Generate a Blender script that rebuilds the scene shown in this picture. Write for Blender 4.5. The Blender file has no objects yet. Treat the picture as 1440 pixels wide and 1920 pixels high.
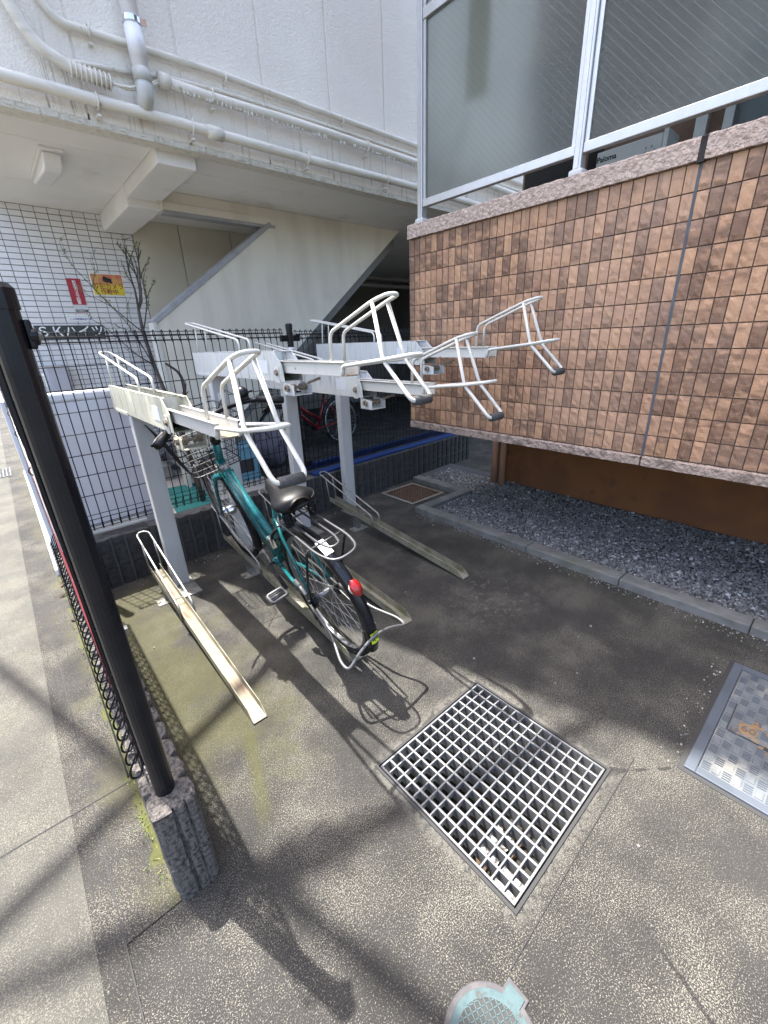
import bpy, bmesh, math, random
from mathutils import Vector, Matrix, Quaternion, noise as mnoise
R = math.radians
rng = random.Random(7)
S = bpy.context.scene
COL = S.collection

# ------------------------------------------------------------------ camera
CAM_H = 1.38
yaw, pitch, roll = 0.7120, -0.3889, -0.0374
fw = Vector((math.sin(yaw)*math.cos(pitch), math.cos(yaw)*math.cos(pitch), math.sin(pitch)))
rt = Vector((math.cos(yaw), -math.sin(yaw), 0)); up = rt.cross(fw)
rt2 = rt*math.cos(roll)+up*math.sin(roll); up2 = up*math.cos(roll)-rt*math.sin(roll)
cam_d = bpy.data.cameras.new('camera'); cam_o = bpy.data.objects.new('camera', cam_d); COL.objects.link(cam_o)
cm = Matrix.Identity(4)
for i in range(3):
    cm[i][0] = rt2[i]; cm[i][1] = up2[i]; cm[i][2] = -fw[i]
cm[2][3] = CAM_H
cam_o.matrix_world = cm
cam_d.sensor_fit = 'VERTICAL'; cam_d.sensor_height = 36.0; cam_d.lens = 787.77/1920*36
cam_d.clip_start = 0.02; cam_d.clip_end = 500
S.camera = cam_o
S.render.resolution_x = 768; S.render.resolution_y = 1024

# ------------------------------------------------------------------ sky and sun
SUN_EL, SUN_AZ = R(70.0), R(-17.5)
w = bpy.data.worlds.new('World'); S.world = w; w.use_nodes = True
wn = w.node_tree.nodes; wl = w.node_tree.links
sky = wn.new('ShaderNodeTexSky'); sky.sky_type = 'NISHITA'; sky.sun_disc = False
sky.sun_elevation = SUN_EL; sky.sun_rotation = SUN_AZ % (2*math.pi); sky.air_density = 0.8; sky.dust_density = 4.0; sky.ozone_density = 0.2
bg = wn['Background']; bg.inputs['Strength'].default_value = 0.15
wl.new(sky.outputs[0], bg.inputs[0])
sd = bpy.data.lights.new('sun', 'SUN'); sd.energy = 3.4; sd.angle = R(0.53); sd.color = (1.0, 0.96, 0.90)
so = bpy.data.objects.new('sun', sd); COL.objects.link(so)
d2s = Vector((math.sin(SUN_AZ)*math.cos(SUN_EL), math.cos(SUN_AZ)*math.cos(SUN_EL), math.sin(SUN_EL)))
so.rotation_euler = d2s.to_track_quat('Z', 'Y').to_euler(); so.location = d2s*30
vs = S.view_settings
vs.view_transform = 'Standard'; vs.look = 'None'; vs.exposure = 2.38; vs.gamma = 1.0; vs.use_curve_mapping = False

# ------------------------------------------------------------------ mesh helpers
def frame(d):
    d = d.normalized(); a = Vector((0,0,1)) if abs(d.z) < 0.9 else Vector((1,0,0))
    x = a.cross(d).normalized(); return x, d.cross(x)
def fillet(pts, r, seg=5, closed=False):
    P = [Vector(p) for p in pts]; n = len(P); out = []
    for i, p in enumerate(P):
        if not closed and i in (0, n-1): out.append(p); continue
        a = P[i-1]-p; b = P[(i+1) % n]-p; la, lb = a.length, b.length
        rr = min(r, la*0.48, lb*0.48); a.normalize(); b.normalize()
        if a.dot(b) < -0.995: out.append(p); continue
        s, e = p+a*rr, p+b*rr
        for k in range(seg+1):
            t = k/seg; out.append(s*(1-t)**2+p*2*t*(1-t)+e*t*t)
    return out
class MB:
    def __init__(s): s.v = []; s.f = []; s.m = []
    def add(s, vs_, fs, mi=0):
        o = len(s.v); s.v += [Vector(v) for v in vs_]; s.f += [tuple(i+o for i in f) for f in fs]; s.m += [mi]*len(fs); return s
    def box(s, x0, x1, y0, y1, z0, z1, mi=0):
        return s.add([(x0,y0,z0),(x1,y0,z0),(x1,y1,z0),(x0,y1,z0),(x0,y0,z1),(x1,y0,z1),(x1,y1,z1),(x0,y1,z1)],
            [(0,3,2,1),(4,5,6,7),(0,1,5,4),(1,2,6,5),(2,3,7,6),(3,0,4,7)], mi)
    def obox(s, c, ax, ay, az, mi=0):
        c, ax, ay, az = map(Vector, (c, ax, ay, az))
        return s.add([c-ax-ay-az, c+ax-ay-az, c+ax+ay-az, c-ax+ay-az, c-ax-ay+az, c+ax-ay+az, c+ax+ay+az, c-ax+ay+az],
            [(0,3,2,1),(4,5,6,7),(0,1,5,4),(1,2,6,5),(2,3,7,6),(3,0,4,7)], mi)
    def bar(s, p, q, w_, h, upv=(0,0,1), mi=0):
        p, q = Vector(p), Vector(q); d = (q-p); L = d.length/2; d.normalize()
        x = d.cross(Vector(upv)).normalized(); z = x.cross(d)
        return s.obox((p+q)/2, d*L, x*w_/2, z*h/2, mi)
    def prism(s, poly, fn, mi=0):
        """poly: list of 2d pts; fn(a,b,t) -> 3d with t 0/1"""
        n = len(poly); V = [fn(a, b, 0) for a, b in poly]+[fn(a, b, 1) for a, b in poly]
        F = [tuple(range(n-1, -1, -1)), tuple(range(n, 2*n))]+[(i, (i+1) % n, n+(i+1) % n, n+i) for i in range(n)]
        return s.add(V, F, mi)
    def tube(s, pts, r, n=8, closed=False, mi=0, caps=True, r1=None):
        P = [Vector(p) for p in pts]; N = len(P)
        if N < 2: return s
        T = []
        for i in range(N):
            a = P[i-1] if (closed or i > 0) else P[i]; b = P[(i+1) % N] if (closed or i < N-1) else P[i]
            t = (b-a); T.append(t.normalized() if t.length > 1e-9 else Vector((0,0,1)))
        x, y = frame(T[0]); V = []; F = []
        for i in range(N):
            if i:
                q = T[i-1].rotation_difference(T[i]); x = q @ x
                x = (x-T[i]*x.dot(T[i])).normalized(); y = T[i].cross(x)
            else: y = T[0].cross(x)
            rr = r if r1 is None else r+(r1-r)*i/(N-1)
            if callable(rr): rr = rr(i/(N-1))
            V += [P[i]+(x*math.cos(2*math.pi*k/n)+y*math.sin(2*math.pi*k/n))*rr for k in range(n)]
        for i in range(N if closed else N-1):
            j = (i+1) % N
            for k in range(n): F.append((i*n+k, i*n+(k+1) % n, j*n+(k+1) % n, j*n+k))
        if not closed and caps: F += [tuple(range(n-1, -1, -1)), tuple(range((N-1)*n, N*n))]
        return s.add(V, F, mi)
    def cyl(s, p, q, r, r1=None, n=12, mi=0): return s.tube([p, q], r, n, mi=mi, r1=r1)
    def ring(s, c, ax, R_, r, n=36, k=8, a0=0, a1=2*math.pi, mi=0, flat=1.0):
        c = Vector(c); x, y = frame(Vector(ax)); full = abs(a1-a0-2*math.pi) < 1e-6
        m = n if full else n+1
        return s.tube([c+(x*math.cos(a0+(a1-a0)*i/n)+y*math.sin(a0+(a1-a0)*i/n))*R_ for i in range(m)], r, k, closed=full, mi=mi)
    def lathe(s, c, ax, prof, n=16, mi=0):
        c = Vector(c); d = Vector(ax).normalized(); x, y = frame(d); V = []; F = []
        for h, r in prof: V += [c+d*h+(x*math.cos(2*math.pi*k/n)+y*math.sin(2*math.pi*k/n))*r for k in range(n)]
        m = len(prof)
        for i in range(m-1):
            for k in range(n): F.append((i*n+k, i*n+(k+1) % n, (i+1)*n+(k+1) % n, (i+1)*n+k))
        F += [tuple(range(n-1, -1, -1)), tuple(range((m-1)*n, m*n))]
        return s.add(V, F, mi)
    def mesh(s, name, mats, smooth=False, origin=(0,0,0)):
        o = Vector(origin); me = bpy.data.meshes.new(name)
        me.from_pydata([tuple(v-o) for v in s.v], [], s.f)
        for m in (mats if isinstance(mats, (list, tuple)) else [mats]): me.materials.append(m)
        if any(s.m): me.polygons.foreach_set('material_index', s.m)
        if smooth: me.polygons.foreach_set('use_smooth', [True]*len(me.polygons))
        me.update(); return me
    def build(s, name, mats, parent=None, smooth=False, bevel=0, origin=None, label=None, auto=False):
        org = Vector(origin) if origin is not None else (ORI.get(parent.name, Vector()) if parent else Vector())
        ob = bpy.data.objects.new(name, s.mesh(name, mats, smooth, org)); COL.objects.link(ob)
        if parent: ob.parent = parent; ORI[ob.name] = org
        else: ob.location = org; ORI[ob.name] = org
        if bevel:
            b = ob.modifiers.new('bevel', 'BEVEL'); b.width = bevel; b.segments = 2; b.limit_method = 'ANGLE'; b.angle_limit = R(40)
        if label: ob['label'] = label
        return ob
ORI = {}
def link(name, me, parent=None, loc=(0,0,0)):
    ob = bpy.data.objects.new(name, me); COL.objects.link(ob); ob.location = loc
    if parent: ob.parent = parent
    return ob
def tag(o, label=None, cat=None, group=None, kind=None):
    if label: o['label'] = label
    if cat: o['category'] = cat
    if group: o['group'] = group
    if kind: o['kind'] = kind
    return o
def thing(name, label, cat, base=(0,0,0), group=None, mat4=None):
    o = bpy.data.objects.new(name, None); COL.objects.link(o); o.empty_display_size = 0.1
    if mat4 is not None: o.matrix_world = mat4; ORI[o.name] = Vector()
    else: o.location = base; ORI[o.name] = Vector(base)
    return tag(o, label, cat, group)
def struct(o): o['kind'] = 'structure'; return o

# ------------------------------------------------------------------ materials
class NT:
    def __init__(s, name):
        s.m = bpy.data.materials.new(name); s.m.use_nodes = True; s.t = s.m.node_tree; s.n = s.t.nodes; s.b = s.n['Principled BSDF']
    def new(s, t, **kw):
        n = s.n.new(t)
        for k, v in kw.items(): setattr(n, k, v)
        return n
    def put(s, sock, v):
        if isinstance(v, bpy.types.NodeSocket): s.t.links.new(v, sock)
        elif isinstance(v, (tuple, list)) and len(v) == 3 and sock.type == 'RGBA': sock.default_value = (*v, 1)
        else: sock.default_value = v
    def coord(s, kind='Object', scale=None):
        c = s.new('ShaderNodeTexCoord').outputs[kind]
        if scale is not None:
            m = s.new('ShaderNodeMapping'); s.put(m.inputs['Vector'], c)
            m.inputs['Scale'].default_value = scale if isinstance(scale, (tuple, list)) else (scale,)*3
            return m.outputs[0]
        return c
    def noise(s, vec, scale=5, detail=3, rough=.55, dist=0, out='Fac'):
        n = s.new('ShaderNodeTexNoise'); s.put(n.inputs['Vector'], vec)
        n.inputs['Scale'].default_value = scale; n.inputs['Detail'].default_value = detail
        n.inputs['Roughness'].default_value = rough; n.inputs['Distortion'].default_value = dist
        return n.outputs[out]
    def voro(s, vec, scale, feature='F1', out='Distance', rnd=1.0):
        n = s.new('ShaderNodeTexVoronoi'); n.feature = feature; s.put(n.inputs['Vector'], vec); n.inputs['Scale'].default_value = scale
        n.inputs['Randomness'].default_value = rnd
        return n.outputs[out]
    def ramp(s, fac, lo, hi, a=0.0, b=1.0):
        m = s.new('ShaderNodeMapRange'); m.interpolation_type = 'SMOOTHSTEP'; s.put(m.inputs[0], fac)
        for i, v in zip((1, 2, 3, 4), (lo, hi, a, b)): m.inputs[i].default_value = v
        return m.outputs[0]
    def math(s, op, a, b=0.0, c=0.0):
        m = s.new('ShaderNodeMath', operation=op); s.put(m.inputs[0], a); s.put(m.inputs[1], b)
        if op in ('MULTIPLY_ADD',): s.put(m.inputs[2], c)
        return m.outputs[0]
    def mix(s, fac, a, b, blend='MIX'):
        m = s.new('ShaderNodeMix', data_type='RGBA', blend_type=blend); s.put(m.inputs[0], fac); s.put(m.inputs[6], a); s.put(m.inputs[7], b)
        return m.outputs[2]
    def sep(s, vec):
        n = s.new('ShaderNodeSeparateXYZ'); s.put(n.inputs[0], vec); return n.outputs
    def bump(s, h, strength=.3, dist=.01, normal=None):
        n = s.new('ShaderNodeBump'); s.put(n.inputs['Height'], h); n.inputs['Strength'].default_value = strength; n.inputs['Distance'].default_value = dist
        if normal: s.put(n.inputs['Normal'], normal)
        return n.outputs[0]
    def out(s, color=None, rough=None, metal=None, normal=None, spec=None, **kw):
        for k, v in (('Base Color', color), ('Roughness', rough), ('Metallic', metal), ('Normal', normal), ('Specular IOR Level', spec)):
            if v is not None: s.put(s.b.inputs[k], v)
        for k, v in kw.items(): s.put(s.b.inputs[k], v)
        return s.m
def mat(name, col, rough=.55, metal=0, col2=None, scale=8, lo=.4, hi=.65, detail=4, stretch=(1,1,1), bump=0, bscale=60, bdist=.004,
        col3=None, scale3=2.0, lo3=.5, hi3=.7, spec=.5, rvar=0.0, **kw):
    t = NT(name); c = col; v = t.coord('Object', stretch)
    if col2: c = t.mix(t.ramp(t.noise(v, scale, detail), lo, hi), col, col2)
    if col3: c = t.mix(t.ramp(t.noise(t.coord('Object'), scale3, 4), lo3, hi3), c, col3)
    nm = t.bump(t.noise(t.coord('Object'), bscale, 3), bump, bdist) if bump else None
    rr = rough
    if rvar: rr = t.ramp(t.noise(t.coord('Object'), scale*.7+3, 4), .3, .7, max(.03, rough-rvar), min(1, rough+rvar))
    return t.out(c, rr, metal, nm, spec, **kw)

M = {}
GX0, GX1, GY0, GY1 = .6234, 1.1944, .2625, .8128          # steel grate opening
# painted and plain materials
M['white_paint'] = mat('white_paint', (.53,.52,.47), .40, col2=(.46,.455,.40), scale=30, lo=.52, hi=.75, stretch=(1,1,.12), col3=(.24,.15,.085), scale3=34, lo3=.70, hi3=.76, rvar=.12)
M['rack_panel'] = mat('rack_panel', (.49,.50,.49), .42, col2=(.27,.30,.23), scale=48, lo=.50, hi=.74, stretch=(1,1,.10), col3=(.55,.56,.50), scale3=4, rvar=.15)
M['rack_panel_mossy'] = mat('rack_panel_mossy', (.44,.43,.35), .45, col2=(.24,.24,.12), scale=55, lo=.48, hi=.72, stretch=(1,1,.12), col3=(.62,.61,.47), scale3=4, rvar=.15)
M['rack_post'] = mat('rack_post', (.50,.505,.49), .42, col2=(.43,.435,.415), scale=12, stretch=(1,1,.2), col3=(.42,.42,.39), scale3=2.5, lo3=.55, hi3=.8, rvar=.1)
M['galv'] = mat('galvanised_steel', (.33,.33,.315), .45, .6, col2=(.22,.215,.195), scale=25, lo=.4, hi=.7, bump=.08, bscale=90, rvar=.12)
M['rail_floor'] = mat('rail_floor_rust', (.165,.14,.10), .55, .2, col2=(.125,.062,.03), scale=6, lo=.50, hi=.68, detail=6, stretch=(6,1,1), rvar=.1)
M['rail_side'] = mat('rail_side', (.26,.25,.20), .5, .3, col2=(.15,.15,.09), scale=14, lo=.4, hi=.7, rvar=.12)
M['dull_steel'] = mat('dull_steel', (.11,.11,.11), .42, .4, rvar=.08)
M['rust'] = mat('rusty_hardware', (.20,.16,.12), .7, .4, col2=(.32,.28,.22), scale=90, bump=.3, bscale=150, bdist=.002)
M['black_metal'] = mat('black_coated_metal', (.0055,.006,.0085), .30, 0, col2=(.008,.008,.010), scale=20, rvar=.06, spec=.28)
M['black_wire'] = mat('black_wire', (.004,.004,.007), .45, spec=.25)
M['black_plastic'] = mat('black_plastic', (.006,.006,.0065), .45, spec=.35, bump=.1, bscale=200, bdist=.001)
M['rubber'] = mat('tyre_rubber', (.007,.007,.007), .75, spec=.3, col2=(.016,.015,.014), scale=60, bump=.4, bscale=220, bdist=.002)
M['foam'] = mat('grey_foam', (.04,.041,.043), .9, col2=(.06,.06,.06), scale=120, bump=.3, bscale=260, bdist=.002)
M['chrome'] = mat('chrome', (.72,.72,.72), .16, 1.0, rvar=.06)
M['silver'] = mat('silver_alloy', (.24,.24,.24), .36, .75, rvar=.08)
M['spoke'] = mat('spoke_steel', (.60,.60,.60), .30, .8)
t = NT('teal_bike_paint'); M['teal'] = t.out(t.mix(t.noise(t.coord(), 2, 1), (.008,.115,.125), (.010,.13,.14)), t.ramp(t.noise(t.coord(), 40, 3), .35, .7, .24, .32), .3)
t.b.inputs['Coat Weight'].default_value = .5; t.b.inputs['Coat Roughness'].default_value = .12
M['red_bike'] = mat('red_bike_paint', (.15,.006,.009), .28, .2)
M['leather'] = mat('black_vinyl', (.0045,.0045,.005), .42, bump=.15, bscale=180, bdist=.001, rvar=.05, spec=.25)
M['fender'] = mat('dark_mudguard', (.006,.007,.010), .24, 0, spec=.4, rvar=.08)
M['fender_clear'] = mat('grey_mudguard', (.12,.125,.14), .2, .4, rvar=.08)
t = NT('red_lens'); M['red_lens'] = t.out((.22,.006,.006), .16, 0); t.b.inputs['Coat Weight'].default_value = .5
M['clear_lens'] = mat('clear_lens', (.55,.53,.50), .12)
M['yellow_sticker'] = mat('yellow_green_sticker', (.55,.75,.02), .4)
M['black_ink'] = mat('black_ink', (.01,.01,.012), .5)
M['white_print'] = mat('white_print', (.78,.78,.76), .5)
M['paper'] = mat('paper_sticker', (.62,.64,.64), .5, col2=(.45,.46,.47), scale=160, lo=.5, hi=.6, stretch=(1,1,6))
M['soffit'] = mat('soffit_paint', (.78,.77,.735), .8, col3=(.60,.58,.52), scale3=3.2, lo3=.58, hi3=.80, col2=(.71,.70,.66), scale=1.3, lo=.35, hi=.7, bump=.06, bscale=40, bdist=.003)
M['pipe_paint'] = mat('pipe_paint', (.70,.67,.585), .5, col2=(.57,.54,.455), scale=9, lo=.45, hi=.72, stretch=(.6,1,3), col3=(.34,.33,.28), scale3=16, lo3=.66, hi3=.8, bump=.12, bscale=60, rvar=.1)
M['spout'] = mat('downspout_paint', (.82,.82,.84), .4, col2=(.74,.74,.74), scale=12, stretch=(1,1,.2))
M['spout_elbow'] = mat('downspout_elbow', (.50,.50,.47), .45, col2=(.42,.42,.36), scale=14)
M['wall_beige'] = mat('beige_wall', (.58,.55,.455), .85, col2=(.53,.50,.41), scale=2, bump=.28, bscale=85, bdist=.006)
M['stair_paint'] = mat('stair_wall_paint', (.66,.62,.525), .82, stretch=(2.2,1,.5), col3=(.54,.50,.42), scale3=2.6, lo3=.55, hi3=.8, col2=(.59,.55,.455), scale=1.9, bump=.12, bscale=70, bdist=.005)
M['grey_trim'] = mat('grey_trim', (.33,.335,.345), .6, col2=(.28,.28,.28), scale=10)
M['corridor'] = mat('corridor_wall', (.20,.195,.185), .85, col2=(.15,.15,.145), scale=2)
M['concrete'] = mat('concrete', (.24,.235,.22), .9, col2=(.15,.15,.135), scale=7, lo=.35, hi=.7, bump=.3, bscale=110, bdist=.004, col3=(.17,.18,.12), scale3=3, lo3=.55, hi3=.75)
M['kerb'] = mat('kerb_concrete', (.145,.146,.141), .9, col2=(.095,.097,.093), scale=11, lo=.35, hi=.7, detail=6, bump=.35, bscale=130, bdist=.003, col3=(.095,.102,.075), scale3=2.5, lo3=.52, hi3=.7)
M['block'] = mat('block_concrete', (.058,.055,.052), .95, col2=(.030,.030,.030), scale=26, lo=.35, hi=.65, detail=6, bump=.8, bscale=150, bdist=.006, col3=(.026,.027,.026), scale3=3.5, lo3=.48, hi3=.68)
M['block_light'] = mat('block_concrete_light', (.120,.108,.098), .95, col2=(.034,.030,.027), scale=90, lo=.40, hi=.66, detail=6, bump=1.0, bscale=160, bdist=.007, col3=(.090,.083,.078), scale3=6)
M['mortar'] = mat('mortar', (.085,.085,.08), .95, bump=.5, bscale=120)
M['white_board'] = mat('white_board', (.70,.70,.73), .45, col2=(.62,.60,.62), scale=1.8, lo=.4, hi=.7, col3=(.60,.53,.53), scale3=3.3, lo3=.56, hi3=.72)
M['blue_plank'] = mat('blue_plank', (.004,.026,.13), .5, col2=(.008,.045,.17), scale=5, stretch=(.5,4,4))
M['teal_mat'] = mat('teal_mat', (.018,.16,.145), .9, col2=(.012,.12,.105), scale=20, bump=.3)
M['box_blue'] = mat('pale_blue_box', (.12,.27,.34), .6)
M['bag'] = mat('grey_bag', (.085,.08,.10), .7, col2=(.13,.125,.15), scale=9, bump=.5, bscale=14, bdist=.03)
M['bark'] = mat('shrub_bark', (.045,.038,.032), .9, col2=(.075,.065,.055), scale=30, stretch=(1,1,.3), bump=.6, bscale=60)
M['leaf'] = mat('shrub_leaf', (.10,.15,.035), .6, col2=(.16,.17,.05), scale=30)
M['dry_leaf'] = mat('dry_leaf', (.055,.034,.016), .85, col2=(.09,.062,.032), scale=60)
M['alu'] = mat('silver_aluminium', (.50,.50,.49), .36, .55, col2=(.45,.45,.44), scale=40, stretch=(20,20,.2), rvar=.06)
M['alu_base'] = mat('grey_base_cap', (.48,.50,.49), .5)
M['coping'] = mat('stucco_coping', (.47,.37,.31), .9, col2=(.36,.275,.225), scale=40, lo=.45, hi=.62, bump=1.0, bscale=55, bdist=.02)
M['ledge'] = mat('stucco_ledge', (.33,.255,.21), .92, col2=(.19,.145,.115), scale=22, lo=.45, hi=.65, bump=1.0, bscale=50, bdist=.02, col3=(.10,.08,.065), scale3=9, lo3=.60, hi3=.75)
M['coping_black'] = mat('black_stain_joint', (.02,.018,.016), .85, bump=.5, bscale=60)
M['sealant'] = mat('grey_sealant', (.075,.08,.09), .6, col2=(.055,.06,.07), scale=9)
M['grout_brown'] = mat('brown_grout', (.13,.094,.076), .9, bump=.3, bscale=200, bdist=.002)
M['base_orange'] = mat('orange_brown_wall', (.215,.088,.030), .9, col2=(.16,.066,.026), scale=3, col3=(.12,.06,.03), scale3=7, lo3=.55, hi3=.75, bump=.35, bscale=90, bdist=.006)
M['brown_pipe'] = mat('brown_pipe', (.36,.20,.125), .5, col2=(.30,.165,.10), scale=8)
M['house_wall'] = mat('brown_house_wall', (.26,.17,.13), .85, col2=(.22,.14,.105), scale=4, bump=.3, bscale=60)
M['heater_white'] = mat('heater_white', (.66,.67,.67), .35)
M['dark_gap'] = mat('dark_void', (.03,.03,.03), .9)
M['glass_win'] = mat('window_glass', (.10,.12,.12), .08)
M['soil'] = mat('gravel_bed', (.05,.052,.055), .95, col2=(.085,.088,.09), scale=60, bump=.6, bscale=120, bdist=.01)
M['lamp_white'] = mat('lamp_cover', (.72,.71,.70), .35)
M['cast_iron'] = mat('rusty_iron', (.10,.065,.045), .7, .4, col2=(.14,.085,.05), scale=30, bump=.4, bscale=160, bdist=.002)
M['grate_steel'] = mat('grate_galvanised', (.19,.195,.20), .45, .4, col2=(.15,.155,.16), scale=40, rvar=.1)
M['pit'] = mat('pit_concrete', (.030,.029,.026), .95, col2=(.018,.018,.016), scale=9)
M['cover_blue'] = mat('cover_metal', (.118,.132,.141), .6, .05, spec=.3, col2=(.088,.10,.108), scale=7, lo=.4, hi=.7, bump=.2, bscale=120, bdist=.002, col3=(.20,.20,.185), scale3=9, lo3=.5, hi3=.66)
M['cover_frame'] = mat('cover_frame', (.085,.10,.122), .5, .2, col2=(.07,.082,.10), scale=8)
M['cover_rust'] = mat('cover_rust_print', (.22,.12,.045), .6, col2=(.17,.15,.12), scale=20, lo=.45, hi=.65)
M['round_cyan'] = mat('round_cover_pale', (.062,.098,.104), .75, spec=.2, col2=(.048,.075,.08), scale=30, lo=.4, hi=.65, detail=6, col3=(.052,.052,.048), scale3=45, lo3=.58, hi3=.68)
M['round_grey'] = mat('round_cover_grey', (.034,.036,.035), .8, spec=.2, col2=(.044,.045,.044), scale=60)
M['round_rim'] = mat('round_cover_rim', (.040,.039,.042), .7, col2=(.06,.058,.058), scale=40)
M['sign_black'] = mat('sign_black', (.022,.028,.028), .3)
M['sign_red'] = mat('sign_red', (.36,.02,.035), .45)
M['sign_yellow'] = mat('sign_yellow', (.66,.52,.03), .45)
M['sign_orange'] = mat('sign_orange', (.52,.15,.07), .45, col2=(.60,.32,.10), scale=9, lo=.4, hi=.6)
M['sign_brownred'] = mat('sign_brown_red', (.28,.06,.03), .45)
M['sign_blue'] = mat('sign_blue', (.05,.08,.30), .45)
M['banner_red'] = mat('banner_red', (.30,.012,.02), .6)
M['banner_white'] = mat('banner_white', (.66,.64,.58), .6)
M['orange_plastic'] = mat('orange_plastic', (.4,.08,.02), .5)
M['utility'] = mat('utility_box', (.40,.40,.43), .5)
M['cable'] = mat('cable_black', (.02,.02,.02), .6)
M['pole_conc'] = mat('pole_concrete', (.32,.31,.29), .9)
M['tile_white'] = mat('white_kerb_tile', (.68,.68,.66), .35)

# facade stucco: worm-like render relief + grime
t = NT('facade_stucco'); v = t.coord()
h = t.noise(v, 85, 3, .6, .3); h2 = t.noise(v, 140, 2)
c = t.mix(t.ramp(t.noise(v, 1.1, 4), .3, .75), (.84,.80,.725), (.78,.74,.66))
st = t.ramp(t.noise(t.coord('Object', (16, 16, .7)), 3, 5), .58, .70)
zz = t.sep(v)[2]; low = t.ramp(zz, 2.64, 3.15, 1.0, .05)
c = t.mix(t.math('MULTIPLY', t.math('MULTIPLY', st, low), .9), c, (.33,.305,.25))
M['facade'] = t.out(c, .85, 0, t.bump(t.math('ADD', t.ramp(h, .40, .62), t.math('MULTIPLY', h2, .25)), .45, .008))
# dirty drip band at the facade foot
t = NT('facade_foot'); v = t.coord()
st = t.ramp(t.noise(t.coord('Object', (14, 14, 1.4)), 1.6, 6, .7), .50, .74)
c = t.mix(st, (.66,.64,.57), (.42,.40,.33)); c = t.mix(t.ramp(t.noise(v, 60, 3), .66, .74), c, (.12,.11,.09))
M['facade_foot'] = t.out(c, .88, 0, t.bump(t.noise(v, 55, 4), .7, .012))

# brown rock-face tiles; random value differs per object or per island
def brown_tile(name, island):
    t = NT(name)
    rnd = t.new('ShaderNodeNewGeometry').outputs['Random Per Island'] if island else t.new('ShaderNodeObjectInfo').outputs['Random']
    off = t.new('ShaderNodeCombineXYZ'); t.put(off.inputs[0], t.math('MULTIPLY', rnd, 37.0)); t.put(off.inputs[1], t.math('MULTIPLY', rnd, 91.0))
    va = t.new('ShaderNodeVectorMath', operation='ADD'); t.put(va.inputs[0], t.coord('Object')); t.put(va.inputs[1], off.outputs[0])
    v = va.outputs[0]
    mp = t.new('ShaderNodeMapping'); t.put(mp.inputs[0], v); mp.inputs['Scale'].default_value = (1, .40, 1.25)
    n = t.noise(mp.outputs[0], 15, 2, .5, .9)
    r2 = t.math('FRACT', t.math('MULTIPLY', rnd, 7.31))
    thr = t.ramp(r2, .10, .90, -.17, .16)
    k = t.ramp(t.math('ADD', n, thr), .34, .70)
    base = t.mix(t.math('FRACT', t.math('MULTIPLY', rnd, 13.7)), (.425,.243,.133), (.365,.202,.116))
    c = t.mix(k, base, (.155,.083,.048))
    c = t.mix(t.math('MULTIPLY', t.ramp(t.noise(v, 60, 5, .6, .8), .55, .75), .5), c, (.47,.295,.18))
    pos = t.new('ShaderNodeNewGeometry').outputs['Position']; pz = t.sep(pos)[2]
    mps = t.new('ShaderNodeMapping'); t.put(mps.inputs[0], pos); mps.inputs['Scale'].default_value = (1, 16, .8)
    sk = t.math('MULTIPLY', t.ramp(t.noise(mps.outputs[0], 1.5, 5, .65), .50, .70), t.ramp(pz, 1.25, 2.0, .12, .62))
    c = t.mix(sk, c, (.115,.075,.055))
    c = t.mix(t.ramp(t.noise(pos, 2.3, 4), .35, .7, 0, .30), c, (.44,.30,.215))
    return t.out(c, .62, 0, t.bump(t.noise(v, 45, 5, .6, .8), .4, .006))
M['btile'] = brown_tile('brown_tile', False); M['btile_i'] = brown_tile('brown_tile_field', True)
# pale wall tiles
def pale_tile(name, island):
    t = NT(name)
    rnd = t.new('ShaderNodeNewGeometry').outputs['Random Per Island'] if island else t.new('ShaderNodeObjectInfo').outputs['Random']
    c = t.mix(rnd, (.64,.635,.63), (.71,.705,.70)); return t.out(c, .3, 0)
M['ptile'] = pale_tile('pale_tile', False); M['ptile_i'] = pale_tile('pale_tile_field', True)
M['grout_dark'] = mat('dark_grout', (.11,.11,.11), .9)
# stones
t = NT('gravel_stone'); rnd = t.new('ShaderNodeNewGeometry').outputs['Random Per Island']
c = t.mix(rnd, (.075,.075,.074), (.245,.245,.242)); c = t.mix(t.math('GREATER_THAN', t.math('FRACT', t.math('MULTIPLY', rnd, 17.3)), .93), c, (.40,.40,.39))
M['stone'] = t.out(c, .8, 0, t.bump(t.noise(t.coord(), 200, 2), .3, .002))
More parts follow.
